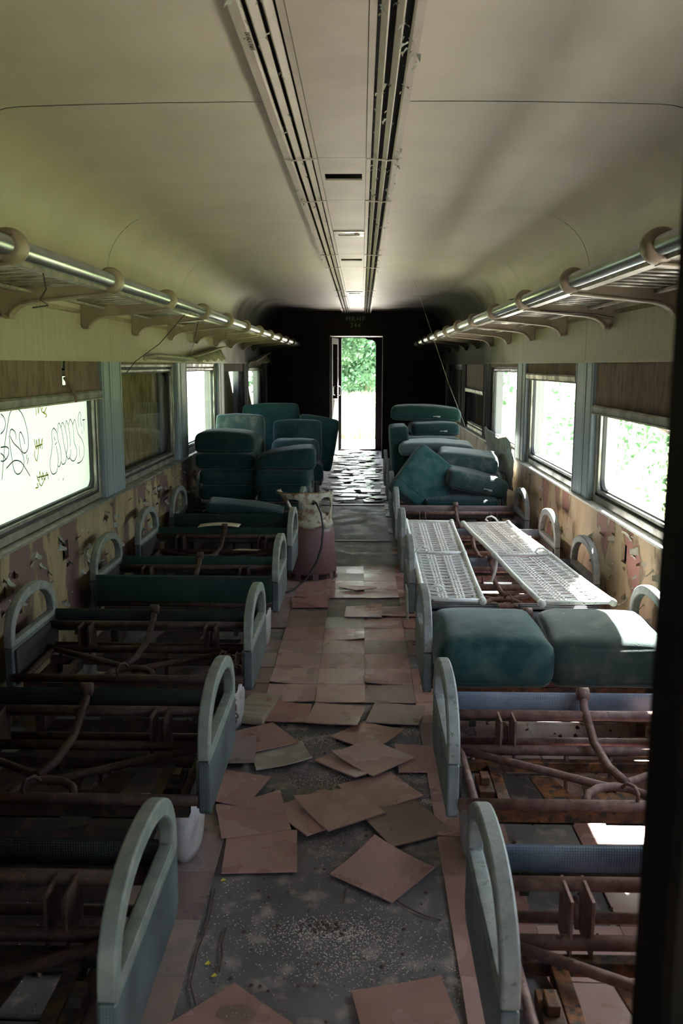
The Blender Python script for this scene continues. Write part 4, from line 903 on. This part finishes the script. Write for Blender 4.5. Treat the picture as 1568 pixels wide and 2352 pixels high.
hs = MB().tube([Vector(p) for p in ((.018, -.15, .575), (.04, -.185, .565), (.075, -.215, .50), (.09, -.225, .40), (.08, -.24, .27), (.045, -.28, .16), (-.02, -.36, .07), (-.09, -.44, .02), (-.14, -.50, .012), (-.2, -.56, .012))], .0075, 10).build('hose', hosem, None, smooth=True, loc=(-.262, 6.24, 0)); tag(hs, 'thin black rubber hose curving from the tank valve down to the floor', 'hose')

# ================================================================== LOOSE TILES
LT = [
 (.138, 3.208, -44.8, 3, 'r', 'pinkish loose tile lying on top of another in mid-aisle, beside the second right armrest', .226),
 (.076, 3.185, -46, 2, 'r', 'loose tile mostly covered by the pinkish mid-aisle tile', .226),
 (.161, 2.962, 28.9, 0, 'r', 'red loose tile half under the tiles in mid-aisle, below the pinkish pair', .226),
 (.019, 2.81, 34, 3, 'r', 'large looking smooth loose tile in centre of the aisle overlapping the one at its left', .226),
 (-.058, 2.788, 37.4, 2, 'r', 'loose tile peeking out left of the centre aisle tile', .226),
 (.24, 2.735, 28, 1, 'd', 'grey brown loose tile right of the centre aisle tile', .226),
 (.16, 2.45, -36.9, 1, 'r', 'red loose tile lying alone as a diamond on the bare aisle floor', .226),
 (.204, 1.841, 11.6, 1, 'r', 'pale pink loose tile cut by the lower edge of the photo', .226),
 (-.313, 3.373, 32.3, 3, 'r', 'pink loose tile sticking out beside the second left armrest', .226),
 (-.221, 3.241, 14, 1, 'g', 'dusty beige loose tile under the corner of a pink one', .215),
 (-.43, 3.242, 4.7, 4, 'd', 'loose tile half hidden behind the second left armrest', .226),
 (-.375, 2.952, -16.1, 3, 'r', 'pinkish loose tile with pointed corner below the second left armrest', .226),
 (-.27, 2.752, 14, 2, 'r', 'red loose tile just right of the second left pedestal', .226),
 (-.218, 2.543, 4, 1, 'r', 'brick red loose tile lying square with a worn shiny patch', .226),
 (-.21, 1.792, -43.1, 1, 'r', 'dark red loose tile at the lower edge with broken glass on it', .226),
 (-.229, 3.655, -1.4, 2, 'r', 'rust stained loose tile beside the wooden block', .2),
 (-.015, 3.628, -8.7, 3, 'r', 'brown stained loose tile lying askew in mid-aisle at the edge of the bare patch', .226),
 (.246, 3.652, -11.1, 2, 'd', 'greyish skewed loose tile beside the third right armrest', .226),
 (.12, 3.433, -40, 1, 'r', 'loose tile turned as a diamond between bare patches', .215),
 (.345, 3.223, 1.6, 1, 'r', 'red loose tile touching the second right armrest', .226),
 (-.236, 5.472, 4.9, 2, 'r', 'raised loose tile with shadowed left edge near the tank', .226),
 (.109, 5.268, -1.8, 2, 'r', 'loose tile lying before the fourth right armrest, left of a pair', .226),
 (.325, 5.297, 1.4, 1, 'r', 'loose tile touching the fourth right armrest, right of a pair', .226)]
LM = {'r': tile_m, 'd': tile_d, 'g': tile_g}
for i, (x, y, a, lv, m, lab, s) in enumerate(LT):
    o = put('loose_tile', tilemesh(s, s, LM[m], rt, .012 if i % 3 == 0 else .004, 'loose_tile'), None, (x, y, .0015+.0052*lv), (rt.uniform(-.012, .012), rt.uniform(-.012, .012), math.radians(a))); tag(o, lab, 'tile', 'loose floor tiles')
o = MB().prism([(-.13, .0), (-.01, -.07), (.13, .0), (.12, .03), (-.11, .05)], 'Z', 0, .0045).build('tile_shard', tile_m, None, loc=(.07, 5.85, .016)); o.rotation_euler = (.03, .02, 0); tag(o, 'pointed broken tile piece lying on the tiles past the tank', 'tile')
o = MB().box(-.072, .072, -.145, .145, 0, .03).build('wooden_block', woodm, None, loc=(-.364, 3.685, .006), bevel=.003); o.rotation_euler = (0, 0, -.2); tag(o, 'weathered wooden block lying beside the third left armrest', 'wood block')
o = MB().prism([(-.05, -.01), (-.02, -.03), (.03, -.025), (.045, .0), (.02, .025), (-.02, .02), (-.045, .015)], 'Z', 0, .006).build('glass_shard', glass, None, loc=(-.192, 1.84, .0135)); tag(o, 'small piece of broken glass on the dark red tile', 'glass')
mb = MB()
for k in range(14): pebble(mb, (g.uniform(-.03, .03), g.uniform(-.018, .015), .006), g.uniform(.001, .003))
mb.build('glass_crumbs', alu, o)
for k, (x, y, lab) in enumerate(((-.314, 2.40, 'tiny yellow leaf scrap just below the square red tile'), (-.296, 2.03, 'tiny yellow leaf scrap beside the left column of tiles'), (-.272, 1.985, 'tiny yellow leaf scrap between two others near the lower edge'), (-.222, 1.945, 'tiny yellow leaf scrap nearest the aisle'))):
    mb = MB(); s = .008; mb.face([(-s, -s*.4, .001), (s*.3, -s, .003), (s, .2*s, .001), (0, s, .004)]); mb.face([(s*.2, -s*.4, .002), (s*1.2, 0, .005), (s*.4, s*.9, .001)])
    o = mb.build('leaf_scrap', leafy, None, loc=(x, y, 0)); tag(o, lab, 'leaf', 'yellow leaf scraps')
for k, (p, lab) in enumerate((([(-.27, 2.17), (-.272, 2.10), (-.262, 2.05), (-.262, 2.0)], 'short dark bent twig standing out on the bare floor at left'), ([(.05, 2.36), (.045, 2.30)], 'thin straight stalk left of the diamond tile'), ([(-.33, 2.35), (-.322, 2.2), (-.33, 2.08), (-.325, 1.95), (-.30, 1.88)], 'long thin root along the left tile edge'), ([(.16, 2.35), (.22, 2.28), (.27, 2.24), (.315, 2.22)], 'thin curved stalk right of the aisle near the right tiles'))):
    o = MB().tube([(x, y, .004) for x, y in p], .0022, 6).build('twig', gritd, None, smooth=True); tag(o, lab, 'twig')
# bottle
bt = thing('plastic_bottle', 'clear plastic bottle with pale cap standing under the third left seat frame', 'bottle', (-1.20, 4.02, .0045))
plast = glassmat('bottle_plastic', (.82, .88, .88), .5)
MB().lathe([(.028, 0), (.034, .006), (.034, .06), (.031, .066), (.034, .072), (.034, .125), (.022, .165), (.012, .18), (.012, .19)], 24).build('bottle_body', plast, bt, smooth=True)
MB().lathe([(.0155, .188), (.0155, .21)], 20).build('cap', springm, bt, smooth=True)
# chain
ch = thing('chain', 'rusty chain heaped and hanging at the aisle end of the third left seat frame', 'chain', (-.44, 3.50, .26))
rc = random.Random(8)
link = cm('link', lambda: MB().tube([(.014*math.cos(a), .024*math.sin(a), 0) for a in [2*math.pi*k/14 for k in range(14)]], .0042, 6, closed=True).mesh('chain_link', rust, True))
for k in range(46):
    if k < 36: p = (rc.gauss(0, .026), rc.gauss(-.01, .06), rc.uniform(.0, .075)*(1-k/60))
    else: p = (.02, -.155, .02-.022*(k-36))
    put('chain_link', link, ch, p, (rc.uniform(0, 3), rc.uniform(0, 3) if k < 36 else (k % 2)*1.57, rc.uniform(0, 3) if k < 36 else 0))
# card, papers
mb = MB(); N = 8; V = [[mb.b.verts.new((.11*(2*i/N-1)*1.25, .06*(2*j-1)+.015*(i/N), .012*math.sin(i/N*3.1))) for i in range(N+1)] for j in (0, 1)]
for i in range(N): mb.b.faces.new((V[0][i], V[0][i+1], V[1][i+1], V[1][i]))
o = mb.build('card_sheet', paperm, None, smooth=True, loc=(-.87, 5.875, .435)); o.modifiers.new('t', 'SOLIDIFY').thickness = .002; tag(o, 'curled tan card sheet lying on the rear rail of the fifth left seat', 'card')
mb = MB(); mb.prism([(-.09, -.02), (.07, -.035), (.09, .0), (-.05, .025)], 'Z', 0, .002); o = mb.build('paper_scrap', paperm, None, loc=(-.66, 5.68, .312)); tag(o, 'pointed pale paper scrap lying inside the fifth left seat frame', 'paper')
for k, (x, y, z, a, lab) in enumerate(((-1.14, 5.1, .03, .3, 'pale broken board lying by the left wall behind the fourth seat'), (-.62, 2.86, .03, .1, 'pale board lying under the second left seat frame'), (-1.05, 4.02, .05, -.2, 'grey lath lying under the third left seat frame'))):
    o = MB().box(-.16, .16, -.045, .045, 0, .012).build('broken_board', woodm if k else paperm, None, loc=(x, y, z-.025), bevel=.002); o.rotation_euler = (.0, 0.0, a); tag(o, lab, 'board')
# torn wall sheet on the right, fallen covers and wires on the left
mb = MB(); NX, NZ = 12, 12; V = {}
for i in range(NX+1):
    for j in range(NZ+1):
        u, v = i/NX, j/NZ; y = 8.15-.95*u+.05*math.sin(v*9); z = .50+.47*v-.10*v*u+(.03*noise.noise(Vector((u*8, v*8, 2))) if j in (0, NZ) else 0)
        x = 1.335-.12*(1-u)*(.4+.6*v)-.03*math.sin(u*7)*v+.015*noise.noise(Vector((u*5, v*5, 9))); V[i, j] = mb.b.verts.new((x, y, z))
for i in range(NX):
    for j in range(NZ):
        if (i, j) in ((11, 11), (10, 11), (0, 11), (5, 11)): continue
        mb.b.faces.new((V[i, j], V[i+1, j], V[i+1, j+1], V[i, j+1]))
o = mb.build('torn_wall_sheet', mat('grey_torn_sheet', (.22, .22, .19), (.32, .32, .28), rough=.7, nscale=12, stretch=(1, 3, 1), col3=(.10, .08, .06), l3=(.6, .66)), None, smooth=True); o.modifiers.new('t', 'SOLIDIFY').thickness = .004
tag(o, 'torn grey sheet peeling off the right wall behind the cushion heap', 'wall sheet')
def cover(label, y0, y1, z0, z1, x, cloth):
    t = thing('window_cover', label, 'window cover', (x, (y0+y1)/2, (z0+z1)/2)); h = (y1-y0)/2; dz = (z1-z0)/2
    mb = MB(); mb.prism([(0, .0), (.0, .03), (.09, .045), (.10, .04), (.10, .03), (.012, .012), (.012, 0)], 'Y', -h, h); o = mb.build('cover_box', shadel, t, bevel=.001); o.rotation_euler = (math.atan2(dz, h), 0, 0)
    if cloth:
        mb = MB(); N = 30; R = []
        for j in range(4): R.append([mb.b.verts.new((.012+.07*j/3+.012*math.sin(i*1.3), -h+2*h*i/N, -dz+2*dz*i/N+.012-.03*j*(i/N)-.012*abs(math.sin(i*1.1))*j)) for i in range(N+1)])
        for A, B in zip(R, R[1:]):
            for i in range(N): mb.b.faces.new((A[i], A[i+1], B[i+1], B[i]))
        mb.build('crumpled_cloth', shadel, t, smooth=True).modifiers.new('t', 'SOLIDIFY').thickness = .002
cover('pale fallen cover strip hanging over the second left window', 6.05, 7.32, 1.535, 1.525, -1.385, False)
cover('crumpled pale cover drooping over the third left window', 7.5, 9.2, 1.545, 1.66, -1.385, True)
cover('dark fallen cover over the fifth left window', 11.7, 13.6, 1.52, 1.66, -1.385, True)
for k, (p, lab) in enumerate((([(-.95, 5.35, 1.82), (-1.2, 5.7, 1.64), (-1.37, 5.75, 1.53), (-1.375, 5.55, 1.46)], 'thin dark wire hanging from the left rack to the second window'), ([(-.96, 5.8, 1.82), (-1.15, 6.6, 1.66), (-1.32, 7.4, 1.56)], 'thin wire hanging from the left rack to the crumpled cover'), ([(-.955, 2.95, 1.82), (-.98, 3.05, 1.76), (-1.02, 3.1, 1.73), (-1.0, 3.12, 1.71), (-1.04, 3.08, 1.70)], 'twisted dark wire dangling from the nearest part of the left rack'), ([(.96, 4.78, 1.80), (1.1, 4.6, 1.775), (1.25, 4.5, 1.76), (1.31, 4.42, 1.74)], 'thin wire looping below the right rack bracket'), ([(.60, 9.0, 2.34), (.9, 8.4, 1.35), (1.05, 8.0, .9)], 'long thin cobweb strand slanting down on the right'))):
    o = MB().tube(p, .0028 if k < 4 else .0009, 6).build('wire' if k < 4 else 'cobweb_strand', blacks if k < 4 else springm, None, smooth=True); tag(o, lab, 'wire' if k < 4 else 'cobweb')

o = MB().prism([(-.004, -.04), (.004, -.045), (.008, .04), (.002, .045)], 'Z', -.085, .085).build('bent_plate', ped, None, loc=(.318, 4.30, .335), bevel=.001); o.rotation_euler = (.1, -.05, .1); tag(o, 'pale bent plate hanging on the aisle side of the fourth right armrest', 'metal plate')
# ================================================================== TREES
def tree(name, label, x, y, h, r, lm, seed, trunk=True, n=2600, low=.0, tr=.18, leaf=.16):
    rr = random.Random(seed); t = thing(name, label, 'tree' if name != 'bush' else 'bush', (x, y, -1.35), group='trees and bushes outside the carriage')
    if trunk:
        p = [Vector((rr.uniform(-.1, .1)*k, rr.uniform(-.1, .1)*k, h*.85*k/6)) for k in range(7)]
        mb = MB(); mb.tube(p, [tr*(1.15-.8*k/6) for k in range(7)], 10)
        for q in range(7):
            b = p[2+q % 4]; a = rr.uniform(0, 6.28); e = b+Vector((math.cos(a), math.sin(a), .7))*r*.6; mb.tube([b, (b+e)/2+Vector((0, 0, .1)), e], [tr*.35, tr*.22, tr*.1], 6)
        mb.build('trunk', trunkm, t, smooth=True)
    cl = [(Vector((rr.gauss(0, r*.42), rr.gauss(0, r*.42), low+rr.uniform(.12, .98)*(h-low))), r*rr.uniform(.22, .42)) for _ in range(26)]
    vs = []; fs = []
    for k in range(n):
        c, cr = rr.choice(cl); d = Vector((rr.gauss(0, 1), rr.gauss(0, 1), rr.gauss(0, 1))).normalized()*cr*rr.random()**.35
        p = c+d
        if p.z < .05: p.z = .1
        u = Vector((rr.gauss(0, 1), rr.gauss(0, 1), rr.gauss(0, 1))).normalized(); v = u.orthogonal().normalized(); s = leaf*rr.uniform(.6, 1.3)
        i = len(vs); vs += [p-u*s*.5, p+v*s*.35, p+u*s*.5, p-v*s*.35]; fs.append((i, i+1, i+2, i+3))
    me = bpy.data.meshes.new('foliage'); me.from_pydata([tuple(v) for v in vs], [], fs); me.materials.append(lm); o = put('foliage', me, t); o['kind'] = 'stuff'
TL = [('tree', 'grey barked tree close outside the second right window', 4.6, 10.7, 5.2, 1.6, leaf_b, 1, dict(tr=.20, low=3.0, n=1500)),
 ('bush', 'blue green bush outside the third right window', 6.2, 16.5, 3.9, 2.4, leaf_b, 2, dict(trunk=False, n=5200, leaf=.13)),
 ('bush', 'bright bush behind the grey barked tree', 7.6, 12.6, 3.6, 2.0, leaf_c, 3, dict(trunk=False, n=4600, leaf=.14)),
 ('bush', 'thin pale bush outside the nearest right window', 6.8, 9.0, 3.6, 1.7, leaf_c, 4, dict(trunk=False, n=2600, leaf=.12)),
 ('tree', 'slender tree seen through the nearest right window', 9.6, 10.4, 4.6, 1.6, leaf_c, 5, dict(tr=.07, n=3000)),
 ('bush', 'low bush outside right between the first two windows', 9.6, 15.2, 4.0, 2.2, leaf_a, 6, dict(trunk=False, n=4800)),
 ('tree', 'tree right of the line of sight behind the bushes', 13, 22, 6, 3.4, leaf_a, 7, dict(n=5200, leaf=.24)),
 ('tree', 'large tree far outside right', 15.5, 13, 5.5, 3.4, leaf_b, 8, dict(n=5200, leaf=.24)),
 ('tree', 'tall blue green tree framed by the far doorway, left', -2.4, 42, 9.5, 2.6, leaf_b, 9, dict(n=9000, leaf=.26)),
 ('tree', 'tall tree framed by the far doorway, right', 2.6, 43, 10, 2.6, leaf_a, 10, dict(n=9000, leaf=.26)),
 ('tree', 'bushy tree behind the two doorway trees', .4, 50, 11, 3.6, leaf_b, 11, dict(n=10000, leaf=.30)),
 ('bush', 'low bright bush at the foot of the doorway trees', -.6, 38.8, 2.6, 1.4, leaf_b, 12, dict(trunk=False, n=3400, leaf=.16)),
 ('tree', 'leafy tree outside the far left windows', -11, 24, 5, 3.2, leaf_c, 13, dict(n=5000, leaf=.24)),
 ('tree', 'tree outside left beyond the plywood window', -15, 15, 5, 3.4, leaf_a, 14, dict(n=4600, leaf=.26)),
 ('tree', 'tree outside left near the graffiti window', -16, 6, 4.6, 3.4, leaf_c, 15, dict(n=4600, leaf=.26)),
 ('tree', 'tree outside right near the camera', 14, 2, 5, 3.4, leaf_a, 16, dict(n=4600, leaf=.26))]
for nm, lab, x, y, h, r, lm, sd_, kw in TL: tree(nm, lab, x, y, h, r, lm, sd_, **kw)

rg = random.Random(77); vs = []; fs = []
for k in range(9000):
    x = rg.uniform(-3.2, 3.8); y = rg.uniform(31, 36.5); h = rg.uniform(.9, 1.6)*(1 if y > 33 else .7); a = rg.uniform(0, 3.14); w = .035
    i = len(vs); bx, by = rg.uniform(-.25, .25), rg.uniform(-.2, .2)
    vs += [(x-w*math.cos(a), y-w*math.sin(a), -1.04), (x+w*math.cos(a), y+w*math.sin(a), -1.04), (x+bx, y+by, -1.04+h)]; fs.append((i, i+1, i+2))
me = bpy.data.meshes.new('tall_grass'); me.from_pydata(vs, [], fs); me.materials.append(leafmat('pale_grass', (.62, .62, .42)))
o = put('tall_grass', me); tag(o, 'tall pale sunlit grass beyond the far doorway', 'grass', kind='stuff')
